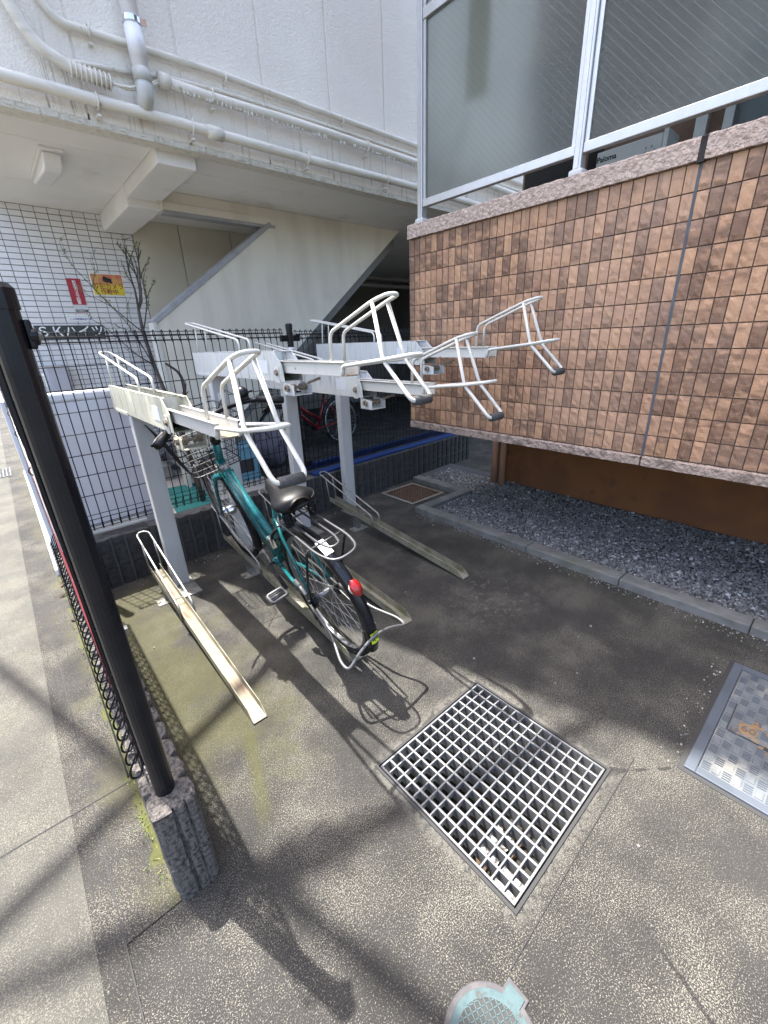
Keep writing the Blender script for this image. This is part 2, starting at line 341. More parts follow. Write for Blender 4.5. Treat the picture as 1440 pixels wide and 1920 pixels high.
# asphalt / exposed aggregate ground
def ground_mat(name, dark, light, speck, moss_mode, speck_lo=.56, tint=None):
    t = NT(name); v = t.coord()
    big = t.noise(v, 1.3, 5, .6); mid = t.noise(v, 9, 4, .6)
    c = t.mix(t.ramp(t.math('ADD', t.math('MULTIPLY', big, .6), t.math('MULTIPLY', mid, .4)), .32, .66), dark, light)
    n1 = t.noise(v, 310, 3, .66, .4); n2 = t.noise(v, 520, 2, .5, .4)
    cl = t.ramp(t.noise(v, 4, 3), .3, .7, -.05, .05)
    k = t.ramp(t.math('ADD', n1, cl), speck_lo, speck_lo+.07)
    vs_ = t.voro(v, 210, 'F1', 'Color')
    kk = t.math('MULTIPLY', k, t.ramp(n2, .3, .6, .55, 1.0))
    c = t.mix(kk, c, speck)
    dk = t.ramp(t.math('ADD', t.noise(v, 260, 2, .5, .5), 0), .60, .68)
    c = t.mix(t.math('MULTIPLY', dk, .55), c, tuple(q*.45 for q in dark))
    x, y, z = t.sep(v)
    if moss_mode == 'lot':
        n = t.noise(v, 3.2, 5, .65)
        near = t.math('MULTIPLY', t.ramp(x, .10, .95, 1.0, 0.0), t.math('MULTIPLY', t.ramp(y, .75, 1.4), t.ramp(y, 2.5, 2.9, 1, .4)))
        m = t.math('MULTIPLY', t.ramp(t.math('MULTIPLY_ADD', near, .32, n), .56, .84), t.ramp(near, .0, .35))
        c = t.mix(t.math('MULTIPLY', m, .55), c, (.055,.053,.017))
        # yellow-green trail running out of the left wheel channel
        tr = t.math('ABSOLUTE', t.math('SUBTRACT', x, t.math('MULTIPLY_ADD', y, .30, -.02)))
        tr = t.math('MULTIPLY', t.ramp(t.math('MULTIPLY_ADD', n, .05, tr), .02, .07, 1, 0), t.math('MULTIPLY', t.ramp(y, .85, 1.0), t.ramp(y, 1.2, 1.35, 1, 0)))
        c = t.mix(t.math('MULTIPLY', tr, .5), c, (.052,.052,.010))
        # pale scuffs in front of the wheel channels
        sc = t.math('MULTIPLY', t.ramp(t.noise(v, 26, 5, .7), .52, .66), t.math('MULTIPLY', t.ramp(t.math('ABSOLUTE', t.math('SUBTRACT', x, 1.75)), .05, .42, 1, 0), t.ramp(t.math('ABSOLUTE', t.math('SUBTRACT', y, 1.15)), .05, .38, 1, 0)))
        c = t.mix(t.math('MULTIPLY', sc, .6), c, (.13,.128,.118))
        # pale mortar halo round the steel grate frame
        hx = t.math('SUBTRACT', t.math('ABSOLUTE', t.math('SUBTRACT', x, (GX0+GX1)/2)), (GX1-GX0)/2); hy = t.math('SUBTRACT', t.math('ABSOLUTE', t.math('SUBTRACT', y, (GY0+GY1)/2)), (GY1-GY0)/2)
        hd_ = t.math('MAXIMUM', hx, hy)
        ha = t.math('MULTIPLY', t.ramp(t.math('MULTIPLY_ADD', t.noise(v, 14, 4), .05, hd_), .03, .075, 1, 0), t.ramp(t.noise(v, 60, 4), .35, .6))
        c = t.mix(t.math('MULTIPLY', ha, .55), c, (.125,.120,.104))
        # dark oily drips and damp marks
        dm = t.ramp(t.noise(t.coord('Object', (1.0, 2.2, 1)), 5.5, 5, .7), .62, .70)
        c = t.mix(t.math('MULTIPLY', dm, .35), c, (.012,.012,.011))
        # hairline cracks
        ck = t.voro(t.coord('Object', (1, 1, 1)), .9, 'DISTANCE_TO_EDGE', 'Distance')
        cw = t.math('MULTIPLY', t.math('LESS_THAN', t.math('MULTIPLY_ADD', t.noise(v, 9, 4), .03, ck), .0172), t.ramp(t.noise(v, 1.1, 2), .5, .56))
        c = t.mix(t.math('MULTIPLY', cw, .7), c, (.006,.006,.006))
        # green tinge near the kerb foot
        kb = t.math('MULTIPLY', t.ramp(x, 2.0, 2.36), t.ramp(t.noise(v, 7, 4), .4, .65))
        c = t.mix(t.math('MULTIPLY', kb, .5), c, (.024,.027,.017))
    else:
        n = t.noise(v, 9, 5, .7)
        near = t.ramp(x, -.085, -.018)
        m = t.math('MULTIPLY', t.ramp(t.math('MULTIPLY_ADD', near, .42, n), .74, .88), t.ramp(y, .75, 1.1))
        c = t.mix(t.math('MULTIPLY', m, .75), c, (.062,.068,.010))
        m2 = t.ramp(t.math('MULTIPLY_ADD', t.ramp(x, -.2, -.03), .22, t.noise(v, 5, 5)), .58, .84)
        c = t.mix(t.math('MULTIPLY', m2, .4), c, (.070,.066,.032))
    hgt = t.math('ADD', t.math('MULTIPLY', n1, 1.0), t.math('MULTIPLY', n2, .5))
    return t.out(c, .88, 0, t.bump(hgt, .55, .006), .35)
M['asphalt'] = ground_mat('lot_paving', (.0158,.0154,.0143), (.0300,.0291,.0266), (.172,.162,.134), 'lot', .540)
M['street'] = ground_mat('street_concrete', (.044,.0435,.038), (.066,.065,.056), (.145,.138,.112), 'street', .53)
M['gutter'] = ground_mat('gutter_concrete', (.0165,.0160,.0146), (.030,.0290,.0262), (.160,.150,.122), 'street', .545)
# frosted wired glass
t = NT('frosted_wired_glass'); v = t.coord()
x, y, z = t.sep(v)
d = t.math('FRACT', t.math('MULTIPLY', t.math('ADD', t.math('MULTIPLY', y, -1.0), t.math('MULTIPLY', z, 1.0)), 27.0))
line = t.math('MULTIPLY', t.math('GREATER_THAN', d, .91), 1.0)
gl = t.b; t.put(gl.inputs['Base Color'], t.mix(line, t.mix(t.ramp(t.noise(v, 2.4, 5), .35, .7), (.40,.43,.405), (.49,.52,.49)), (.38,.40,.385)))
t.put(gl.inputs['Roughness'], t.ramp(t.noise(v, 1.7, 4), .3, .7, .30, .50)); gl.inputs['IOR'].default_value = 1.18
t.put(gl.inputs['Transmission Weight'], t.ramp(line, 0, 1, .86, .72))
t.put(gl.inputs['Normal'], t.bump(t.math('ADD', t.noise(v, 160, 2), t.math('MULTIPLY', line, .05)), .2, .002))
M['frosted'] = t.m

# ------------------------------------------------------------------ ground, street, pits
FX0, FX1, FY0, FY1 = 2.50, 2.93, 2.50, 2.93               # far drain opening
def sheet_with_holes(xs, ys, holes, z):
    mb = MB(); xs = sorted(xs); ys = sorted(ys)
    idx = {}
    for i, x in enumerate(xs):
        for j, y in enumerate(ys): idx[i, j] = len(mb.v); mb.v.append(Vector((x, y, z)))
    for i in range(len(xs)-1):
        for j in range(len(ys)-1):
            cx, cy = (xs[i]+xs[i+1])/2, (ys[j]+ys[j+1])/2
            if any(a < cx < b and c < cy < d for a, b, c, d in holes): continue
            mb.f.append((idx[i,j], idx[i+1,j], idx[i+1,j+1], idx[i,j+1])); mb.m.append(0)
    return mb
struct(sheet_with_holes([-60, GX0, GX1, FX0, FX1, 60], [-60, GY0, GY1, FY0, FY1, 60], [(GX0,GX1,GY0,GY1),(FX0,FX1,FY0,FY1)], 0).build('ground', M['asphalt']))
def pit(name, x0, x1, y0, y1, dep):
    mb = MB()
    mb.add([(x0,y0,0),(x1,y0,0),(x1,y1,0),(x0,y1,0),(x0,y0,-dep),(x1,y0,-dep),(x1,y1,-dep),(x0,y1,-dep)],
           [(4,5,6,7),(0,1,5,4),(1,2,6,5),(2,3,7,6),(3,0,4,7)])
    return struct(mb.build(name, M['pit']))
pit('drain_pit', GX0, GX1, GY0, GY1, .62); pit('drain_pit', FX0, FX1, FY0, FY1, .25)
mb = MB(); mb.add([(-9,-12,.004),(-.205,-12,.004),(-.200,40,.004),(-9,40,.004)], [(0,1,2,3)]); struct(mb.build('street', M['street']))
mb = MB(); mb.add([(-.2045,-12,.0038),(-.148,-12,.0038),(-.148,.88,.0038),(-.012,.88,.0038),(-.012,40,.0038),(-.1995,40,.0038)], [(0,1,2,3,4,5)]); struct(mb.build('gutter_pavement', M['gutter']))
mb = MB(); mb.add([(-.150,-12,.0046),(-.1465,-12,.0046),(-.1365,40,.0046),(-.140,40,.0046)], [(0,1,2,3)]); struct(mb.build('street_joint_path', M['dark_gap']))
mb = MB(); mb.add([(-.01,-40,.004),(40,-40,.004),(40,-.75,.004),(-.01,-.75,.004)], [(0,1,2,3)]); struct(mb.build('street', M['street']))  # unseen pale ground behind the camera, added to bounce sunlight onto the facade
# saw-cut joint in the lot paving
mb = MB(); pts = [(1.30+.0,.222),(1.1,.2205),(.9,.2185),(.7,.215),(.52,.212)]
V = []
for i, (x, y) in enumerate(pts): V += [(x, y-.0010, .003), (x, y+.0010, .003)]
mb.add(V, [(2*i, 2*i+2, 2*i+3, 2*i+1) for i in range(len(pts)-1)]); struct(mb.build('paving_joint_path', M['dark_gap']))
mb = MB(); mb.add([(-9,1.40,.006),(-.02,1.35,.006),(-.02,1.3535,.006),(-9,1.4035,.006)], [(0,1,2,3)]); struct(mb.build('street_joint_path', M['dark_gap']))

M['floor_conc'] = mat('entrance_concrete', (.36,.345,.31), .9, col2=(.28,.27,.24), scale=3, bump=.2, bscale=90)
mb = MB(); mb.add([(.01,3.02,.004),(1.95,3.06,.004),(1.95,8.5,.004),(.01,8.5,.004)], [(0,1,2,3)]); struct(mb.build('entrance_pavement', M['floor_conc']))
# ------------------------------------------------------------------ kerb and gravel bed
KZ = .05
kerb = bpy.data.objects.new('kerb', None); COL.objects.link(kerb); kerb['kind'] = 'structure'
def kstone(x0, x1, y0, y1):
    g = .0014; mb = MB(); x0 += g; x1 -= g; y0 += g; y1 -= g
    j = lambda: rng.uniform(-.002, .002)
    mb.add([(x0,y0,-.05),(x1,y0,-.05),(x1,y1,-.05),(x0,y1,-.05),(x0+j(),y0,KZ+j()),(x1+j(),y0,KZ+j()),(x1+j(),y1,KZ+j()),(x0+j(),y1,KZ+j())],
        [(0,3,2,1),(4,5,6,7),(0,1,5,4),(1,2,6,5),(2,3,7,6),(3,0,4,7)])
    mb.build('kerb_stone', M['kerb'], kerb, bevel=.007)
y = 2.36
for L in (.46, .6, .6, .6, .6, .6):
    kstone(2.383, 2.482, y-L, y); y -= L
kstone(2.482, 2.96, 2.262, 2.36); kstone(2.96, 3.06, 2.262, 2.56); kstone(2.96, 3.06, 2.56, 2.955)
mb = MB(); mb.add([(2.46,-1.5,.02),(3.56,-1.5,.02),(3.56,3.1,.02),(2.46,3.1,.02)], [(0,1,2,3)])
# cut out the far drain corner
mb = sheet_with_holes([2.47, 3.02, 3.7], [-1.5, 2.31, 3.1], [(2.4,3.02,2.31,3.2)], .02)
struct(mb.build('gravel_ground', M['soil']))
mb = MB(); g = random.Random(3)
CU = [(-1,-1,-1),(1,-1,-1),(1,1,-1),(-1,1,-1),(-1,-1,1),(1,-1,1),(1,1,1),(-1,1,1)]
CF = [(0,3,2,1),(4,5,6,7),(0,1,5,4),(1,2,6,5),(2,3,7,6),(3,0,4,7)]
VV = []; FF = []
for k in range(30000):
    x, y = g.uniform(2.485, 3.54), g.uniform(-.35, 2.93)
    if x < 3.07 and y > 2.255: continue
    r = g.uniform(.0033, .0082)*(1.0 if g.random() < .9 else 1.5)
    q = Matrix.Rotation(g.uniform(0, 6.28), 3, Vector((g.gauss(0,1), g.gauss(0,1), g.gauss(0,1))).normalized())
    sx, sy, sz = r*g.uniform(.7,1.3), r*g.uniform(.7,1.3), r*g.uniform(.5,.9)
    o = len(VV); c = Vector((x, y, .02+r*g.uniform(.1,.9)+.012*mnoise.noise((x*3, y*3, 0))))
    for a, b, cc in CU:
        f_ = g.uniform(.55, 1.0); VV.append(c+q @ Vector((a*sx*f_, b*sy*f_, cc*sz*f_)))
    FF += [tuple(i+o for i in f) for f in CF]
mb.v = VV; mb.f = FF; mb.m = [0]*len(FF)
tag(mb.build('gravel', M['stone']), 'loose dark blue-grey crushed gravel between kerb and brown wall', 'gravel', kind='stuff')
mb = MB()
for k in range(70):
    x, y = g.uniform(2.5, 3.5), g.uniform(.0, 2.2); a = g.uniform(0, 3.14); L = g.uniform(.015, .05)
    mb.bar((x-math.cos(a)*L/2, y-math.sin(a)*L/2, .042), (x+math.cos(a)*L/2, y+math.sin(a)*L/2, .046), .0022, .0015)
tag(mb.build('dry_twigs', M['dry_leaf']), 'thin dry twigs and stalks scattered over the gravel', 'twigs', kind='stuff')
# ------------------------------------------------------------------ pale apartment building
pale = thing('pale_apartment_building', 'pale apartment building with stuccoed upper wall, tiled entrance wall and outdoor stair', 'building', (2.5, 5.6, 0))
FY = 3.57
mb = MB(); mb.box(.36, 8, FY+.009, FY+.20, 2.70, 12); mb.box(.36, .5, FY+.2, 8.6, 2.70, 12); mb.box(7.9, 8, FY+.2, 8.6, 0, 12); mb.box(.5, 7.9, 8.5, 8.6, 2.7, 12); mb.box(.36, 8, FY+.05, 8.6, 12, 12.2)
fac = mb.build('upper_wall', M['facade'], pale)
edges = [.35, .858]+[1.458+.6*k for k in range(11)]
for a, b in zip(edges[:-1], edges[1:]):
    mb = MB(); mb.box(a+.006, b-.006, FY, FY+.05, 2.668, 12); mb.build('wall_panel', M['facade'], fac, bevel=.005)
mb = MB(); mb.box(.35, 8, FY+.004, FY+.12, 2.635, 2.668)
for k in range(90):   # hardened paint drips along the lower arris
    x = rng.uniform(.4, 3.7); mb.obox((x, FY+.002, 2.655), (rng.uniform(.004,.02),0,0), (0,rng.uniform(.003,.008),0), (0,0,rng.uniform(.006,.02)))
mb.build('drip_edge', M['facade_foot'], pale)
# soffit in sheets with thin joints
sof = MB(); sof.box(.35, 8, FY+.12, 8.5, 2.665, 2.70); so_ = sof.build('soffit_slab', M['dark_gap'], pale)
for x0, x1 in ((.352, 1.24), (1.52, 4.0), (4.003, 8)):
    for y0, y1 in ((FY+.121, 4.008), (4.012, 4.908), (4.912, 5.66), (5.663, 8.5)):
        if x0 > 1.3 and y0 > 4.5: y0 = max(y0, 4.0)
        mb = MB(); mb.box(x0, x1, y0, y1, 2.648, 2.6649); mb.build('soffit_board', M['soffit'], so_)
mb = MB(); mb.box(1.245, 1.515, FY+.121, 4.60, 2.56, 2.6645); mb.box(1.243, 1.517, 4.60, 5.655, 2.50, 2.6640); mb.build('beam', M['soffit'], pale, bevel=.008)
# entrance wall with tiles
TY = 5.66
mb = MB(); mb.box(-.02, 1.508, TY+.006, TY+.16, 0, 2.648); tw = mb.build('tiled_wall', M['grout_dark'], pale)
tb = MB(); tb.add([(-.0478,0,-.0228),(.0478,0,-.0228),(.0478,0,.0228),(-.0478,0,.0228),(-.046,-.006,-.021),(.046,-.006,-.021),(.046,-.006,.021),(-.046,-.006,.021)],
    [(4,5,6,7),(0,1,5,4),(1,2,6,5),(2,3,7,6),(3,0,4,7)])
tme = tb.mesh('tile', M['ptile']); n_t = 0; fld = MB()
org = ORI[pale.name]
for r in range(53):
    z = 2.6475-.025-.05*r
    for c in range(15):
        x = 1.5053-.05-.1*c
        if x < .0: continue
        if c < 13 and n_t < 300 and z > 1.35:
            link('tile', tme, tw, Vector((x, TY+.006, z))-org); n_t += 1
        else:
            fld.add([v+Vector((x, TY+.006, z)) for v in tb.v], tb.f)
fo = fld.build('tile_field', M['ptile_i'], tw); fo['kind'] = 'stuff'
# stair wall
SY = 4.55
poly = [(1.47,2.645),(4.355,2.645),(1.25,.144),(1.25,1.60),(2.60,2.55),(1.47,2.55)]
mb = MB(); P = [(1.47,2.645),(4.355,2.645),(2.60,2.55),(1.47,2.55)]
def pr_(poly, y0, y1, m): m.prism(poly, lambda a, b, t: (a, y0 if t == 0 else y1, b)); return m
mb = MB()
pr_([(1.47,2.55),(2.60,2.55),(2.70,2.645),(1.47,2.645)], SY, SY+.12, mb)
pr_([(1.25,.144),(4.355,2.645),(2.70,2.645),(2.60,2.55),(1.25,1.60)], SY, SY+.12, mb)
mb.build('stair_wall', M['stair_paint'], pale)
mb = MB(); mb.bar((1.235,SY+.06,1.602), (2.535,SY+.06,2.516), .15, .045); mb.build('stair_capping', M['grey_trim'], pale, bevel=.006)
mb = MB(); mb.box(1.50, 2.60, SY-.014, SY+.11, 2.50, 2.56); mb.build('lintel', M['stair_paint'], pale, bevel=.004)
mb = MB(); mb.box(1.50, 2.585, SY-.006, SY+.10, 2.475, 2.499); mb.build('lintel_trim', M['grey_trim'], pale)
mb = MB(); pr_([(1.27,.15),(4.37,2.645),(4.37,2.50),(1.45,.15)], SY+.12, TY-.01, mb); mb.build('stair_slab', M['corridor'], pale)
mb = MB(); mb.box(1.215, 1.25, SY-.02, SY+.14, .0, 1.60); mb.build('newel_trim', M['white_paint'], pale, bevel=.004)
# inner wall panels
for a, b in ((1.512, 1.995), (2.003, 2.595), (2.603, 3.2)):
    mb = MB(); mb.box(a, b, TY+.01, TY+.15, 0, 2.648); mb.build('inner_wall_panel', M['wall_beige'], pale, bevel=.006)
mb = MB(); mb.box(1.5, 3.2, TY+.03, TY+.14, 0, 2.64); mb.build('inner_wall_backing', M['grey_trim'], pale)
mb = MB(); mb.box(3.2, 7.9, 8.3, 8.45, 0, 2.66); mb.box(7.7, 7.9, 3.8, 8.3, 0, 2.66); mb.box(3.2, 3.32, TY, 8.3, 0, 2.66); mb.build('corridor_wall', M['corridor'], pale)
mb = MB(); mb.box(4.9, 5.6, 8.22, 8.29, 1.1, 1.75); mb.build('notice_board', M['grey_trim'], pale)
mb = MB(); mb.box(6.0, 6.5, 8.22, 8.29, .9, 1.6); mb.build('meter_box', M['grey_trim'], pale)
mb = MB(); mb.box(.3, 1.2, 5.0, TY, 0, .17); mb.box(.3, 1.2, 5.33, TY, .17, .33); mb.build('entrance_step', M['concrete'], pale, bevel=.01)
# corridor pipes
for z in (2.42, 2.30):
    mb = MB(); mb.cyl((3.6, 6.55, z), (7.6, 6.55, z), .035); mb.build('corridor_pipe', M['corridor'], pale, smooth=True)

# pipes on the facade
def saddle(o, x, y, z, r, m):
    mb = MB(); mb.ring((x, y, z), (1,0,0), r+.004, .005, 16, 6); mb.bar((x, y+.0, z-r-.03), (x, y+.06, z-r-.03), .02, .012); mb.bar((x-.012, y-.005, z-r), (x-.012, y-.005, z-r-.055), .006, .01); mb.bar((x+.012, y-.005, z-r), (x+.012, y-.005, z-r-.055), .006, .01)
    mb.build('saddle_clip', m, o)
p = thing('conduit_pipe', 'thick pale pipe running along the bottom edge of the stuccoed wall', 'pipe', (2, 3.52, 2.74), group='pipes on the stuccoed wall')
mb = MB(); mb.tube([(x, 3.50+.004*math.sin(x*3), 2.742+.004*math.sin(x*2.2)) for x in [i*.25+.2 for i in range(24)]], .031, 12); mb.build('pipe_run', M['pipe_paint'], p, smooth=True)
mb = MB(); mb.cyl((1.55,3.50,2.742), (1.66,3.50,2.742), .040); mb.build('pipe_socket', M['pipe_paint'], p, smooth=True)
for x in (.9, 1.45, 2.35, 3.2): saddle(p, x, 3.50, 2.742, .034, M['pipe_paint'])
p = thing('conduit_pipe', 'pale crusted pipe at mid height starting right of the downspout', 'pipe', (2.5, 3.52, 2.94), group='pipes on the stuccoed wall')
mb = MB(); mb.tube([(x, 3.50+.005*math.sin(x*5), 2.942+.005*math.sin(x*3)) for x in [1.30+i*.22 for i in range(22)]], .031, 12); mb.build('pipe_run', M['pipe_paint'], p, smooth=True)
mb = MB(); mb.cyl((1.285,3.50,2.94), (1.35,3.50,2.942), .041); mb.build('pipe_socket', M['pipe_paint'], p, smooth=True)
for x in (1.62, 2.98): saddle(p, x, 3.50, 2.942, .034, M['pipe_paint'])
mb = MB()
for k in range(110): # crust under the pipe
    x = rng.uniform(1.35, 3.7); mb.obox((x, 3.485, 2.910), (rng.uniform(.002,.006),0,0), (0,rng.uniform(.004,.01),0), (0,0,rng.uniform(.004,.014)))
mb.build('paint_crust', M['facade_foot'], p)['kind'] = 'stuff'
p = thing('conduit_pipe', 'slim pale pipe just above the crusted mid-height pipe', 'pipe', (2.5, 3.54, 3.0), group='pipes on the stuccoed wall')
mb = MB(); mb.tube([(1.20,3.545,2.955),(1.34,3.545,2.985),(1.7,3.545,3.006),(2.5,3.545,3.016),(3.6,3.545,3.014),(6,3.545,3.014)], .013, 8); mb.build('pipe_run', M['pipe_paint'], p, smooth=True)
p = thing('conduit_pipe', 'uppermost pale pipe, bending up to the left behind the downspout', 'pipe', (2.0, 3.54, 3.08), group='pipes on the stuccoed wall')
mb = MB(); mb.tube(fillet([(.70,3.535,3.6),(.725,3.535,3.16),(.80,3.535,3.068),(1.136,3.535,3.078),(1.67,3.535,3.096),(2.4,3.535,3.090),(6,3.535,3.085)], .08, 6), .0205, 10); mb.build('pipe_run', M['pipe_paint'], p, smooth=True)
for x in (.95, 1.75, 2.75): saddle(p, x, 3.535, 3.078, .024, M['pipe_paint'])
p = thing('conduit_pipe', 'fat pipe sweeping down from the top left corner, wrapped end', 'pipe', (.75, 3.52, 2.88), group='pipes on the stuccoed wall')
mb = MB(); mb.tube(fillet([(.54,3.49,3.6),(.575,3.49,3.075),(.655,3.49,2.915),(.80,3.49,2.858),(1.0,3.49,2.846)], .12, 7), .031, 12); mb.build('pipe_run', M['pipe_paint'], p, smooth=True)
mb = MB()
for i in range(9): mb.ring((.80+.024*i, 3.49, 2.857-.0015*i), (1,0,-.06), .035+rng.uniform(0,.003), .0055, 14, 6)
mb.build('tape_wrap', M['pipe_paint'], p, smooth=True)
mb = MB(); mb.tube([(1.0,3.495,2.85),(1.08,3.50,2.842),(1.16,3.50,2.858),(1.30,3.50,2.93)], .008, 6); mb.tube([(1.0,3.485,2.838),(1.10,3.49,2.85),(1.2,3.50,2.89),(1.3,3.505,2.945)], .007, 6); mb.build('bare_cable', M['pipe_paint'], p, smooth=True)
p = thing('conduit_pipe', 'short slim pipe between the fat pipe and the downspout', 'pipe', (.95, 3.55, 2.92), group='pipes on the stuccoed wall')
mb = MB(); mb.tube([(.74,3.55,2.895),(.80,3.545,2.908),(.95,3.545,2.928),(1.2,3.545,2.955)], .0145, 8); mb.build('pipe_run', M['pipe_paint'], p, smooth=True)
p = thing('downspout', 'white rainwater downspout with metal clamp and grey elbow on the stucco', 'downspout', (1.17, 3.46, 2.76))
mb = MB(); mb.cyl((1.175,3.455,2.935), (1.175,3.455,6.0), .046, n=18); mb.build('spout_pipe', M['spout'], p, smooth=True)
mb = MB(); mb.cyl((1.175,3.455,2.99), (1.175,3.455,3.13), .0495, n=18); mb.build('spout_socket', M['spout'], p, smooth=True)
mb = MB(); mb.cyl((1.175,3.455,3.14), (1.175,3.455,3.165), .0515, n=18); mb.box(1.21,1.245,3.42,3.44,3.138,3.167); mb.box(1.16,1.19,3.50,3.57,3.145,3.16); mb.build('clamp', M['chrome'], p)
mb = MB(); mb.cyl((1.175,3.455,2.88), (1.175,3.455,2.94), .0505, n=18); mb.tube(fillet([(1.175,3.455,2.89),(1.172,3.455,2.80),(1.172,3.56,2.775)], .07, 7), .047, 18); mb.build('elbow', M['spout_elbow'], p, smooth=True)
o = MB(); o.tube([(1.99,3.48,2.99),(2.0,3.475,2.96),(1.985,3.48,2.935),(1.96,3.49,2.915),(1.95,3.50,2.86),(1.955,3.52,2.80)], .0025, 5)
tag(o.build('loose_wire', M['white_print']), 'thin loose white wire dangling from the crusted pipe', 'wire')
# ceiling lamp
p = thing('ceiling_lamp', 'white wedge-shaped ceiling lamp under the entrance soffit', 'lamp', (.70, 4.5, 2.648))
mb = MB(); mb.box(.635, .775, 4.08, 4.86, 2.632, 2.648); mb.build('base_plate', M['lamp_white'], p, bevel=.004)
mb = MB(); mb.prism([(4.12,2.632),(4.84,2.632),(4.80,2.60),(4.22,2.545),(4.15,2.56)], lambda a, b, t: (.65 if t == 0 else .76, a, b)); mb.build('cover', M['lamp_white'], p, bevel=.012)
# signs on the tiled wall
def text(body, size, m, parent, loc, extr=.0008, ax=(1,0,0), ay=(0,0,1), name='lettering', spacing=1.0, alx='CENTER', sx=1.0, line=1.0, bold=0.0):
    cu = bpy.data.curves.new('lettering', 'FONT'); cu.body = body; cu.size = size; cu.extrude = extr; cu.offset = bold
    cu.align_x = alx; cu.align_y = 'CENTER'; cu.space_character = spacing; cu.space_line = line; cu.resolution_u = 3
    tmp = bpy.data.objects.new('tmp', cu); COL.objects.link(tmp)
    bpy.context.view_layer.update()
    me = bpy.data.meshes.new_from_object(tmp.evaluated_get(bpy.context.evaluated_depsgraph_get()))
    bpy.data.objects.remove(tmp); bpy.data.curves.remove(cu)
    ax, ay = Vector(ax), Vector(ay); az = ax.cross(ay); org = ORI.get(parent.name, Vector())
    for v in me.vertices: v.co = ax*v.co.x*sx+ay*v.co.y+az*v.co.z+Vector(loc)-org
    me.materials.clear(); me.materials.append(m); me.name = name
    ob = bpy.data.objects.new(name, me); COL.objects.link(ob); ob.parent = parent; ORI[ob.name] = org
    return ob
WY = TY
s = thing('name_sign', 'black name board with pale raised lettering on the tiled wall', 'sign', (.72, WY, 1.5))
mb = MB(); mb.box(.424, 1.018, WY-.012, WY, 1.496, 1.626); mb.build('board', M['sign_black'], s)
mb = MB(); mb.box(.42, 1.022, WY-.014, WY, 1.626, 1.631); mb.box(1.018, 1.023, WY-.014, WY, 1.492, 1.6259); mb.build('edge_trim', M['alu'], s)
text('ＳＫハイツ', .118, M['white_print'], s, (.722, WY-.0135, 1.563), .002, bold=.001, spacing=.98)
s = thing('warning_sign', 'tall red sticker with white vertical lettering and white foot on tiled wall', 'sign', (.865, WY, 1.74))
mb = MB(); mb.box(.806, .924, WY-.004, WY, 1.82, 2.058); mb.build('red_panel', M['sign_red'], s)
mb = MB(); mb.box(.802, .928, WY-.003, WY, 1.742, 1.8199); mb.box(.9241, .929, WY-.0035, WY, 1.8205, 2.06); mb.build('white_panel', M['paper'], s)
for i, ch in enumerate('防犯カメラ設置'): text(ch, .036, M['white_print'], s, (.865, WY-.0052, 2.022-.0305*i), .0006, bold=.0006)
text('SECOM', .034, M['black_ink'], s, (.866, WY-.0042, 1.762), .0005, bold=.0008)
mb = MB(); mb.box(.806,.924, WY-.0045, WY, 1.743, 1.748); mb.build('red_line', M['sign_red'], s)
s = thing('warning_sign', 'orange and yellow camera warning sign right of the red sticker', 'sign', (1.165, WY, 1.915))
mb = MB(); mb.box(1.014, 1.314, WY-.003, WY, 1.912, 2.118); mb.build('white_border', M['white_print'], s)
mb = MB(); mb.box(1.022, 1.306, WY-.005, WY-.0032, 2.018, 2.111); mb.build('orange_panel', M['sign_orange'], s)
mb = MB(); mb.box(1.022, 1.306, WY-.005, WY-.0032, 1.919, 2.0178); mb.build('yellow_panel', M['sign_yellow'], s)
text('防犯カメラ', .058, M['sign_brownred'], s, (1.164, WY-.006, 1.997), .0005, sx=.98, bold=.001)
text('作動中', .055, M['sign_brownred'], s, (1.164, WY-.006, 1.946), .0005, sx=1.0, bold=.001)
mb = MB(); mb.obox((1.165,WY-.007,2.064), (.036,0,-.014), (0,.0015,0), (.007,0,.017)); mb.obox((1.195,WY-.007,2.040), (.012,0,-.004), (0,.0012,0), (.003,0,.010)); mb.obox((1.145,WY-.007,2.044), (.022,0,-.008), (0,.0011,0), (.002,0,.005)); mb.build('camera_icon', M['black_ink'], s)
s = thing('notice_sticker', 'narrow white sticker strip with blue print above the name board', 'sign', (.822, WY, 1.67))
mb = MB(); mb.box(.716, .930, WY-.003, WY, 1.667, 1.727); mb.build('strip', M['white_print'], s)
text('ホームセキュリティ', .022, M['grey_trim'], s, (.822, WY-.004, 1.708), .0004)
text('二十四時間安全管理', .021, M['sign_blue'], s, (.835, WY-.004, 1.684), .0004, bold=.0004)
# utility box below the name board
s = thing('utility_box', 'grey metal utility box standing against the tiled wall below name board', 'utility box', (.49, 5.5, .33))
mb = MB(); mb.box(.40, .575, 5.48, 5.655, .33, 1.24); mb.build('cabinet', M['utility'], s, bevel=.006)
mb = MB(); mb.box(.415, .56, 5.472, 5.4799, .40, 1.18); mb.build('door_panel', M['utility'], s, bevel=.003)
mb = MB(); mb.box(.39, .585, 5.465, 5.655, 1.2405, 1.255); mb.build('lid', M['grey_trim'], s)

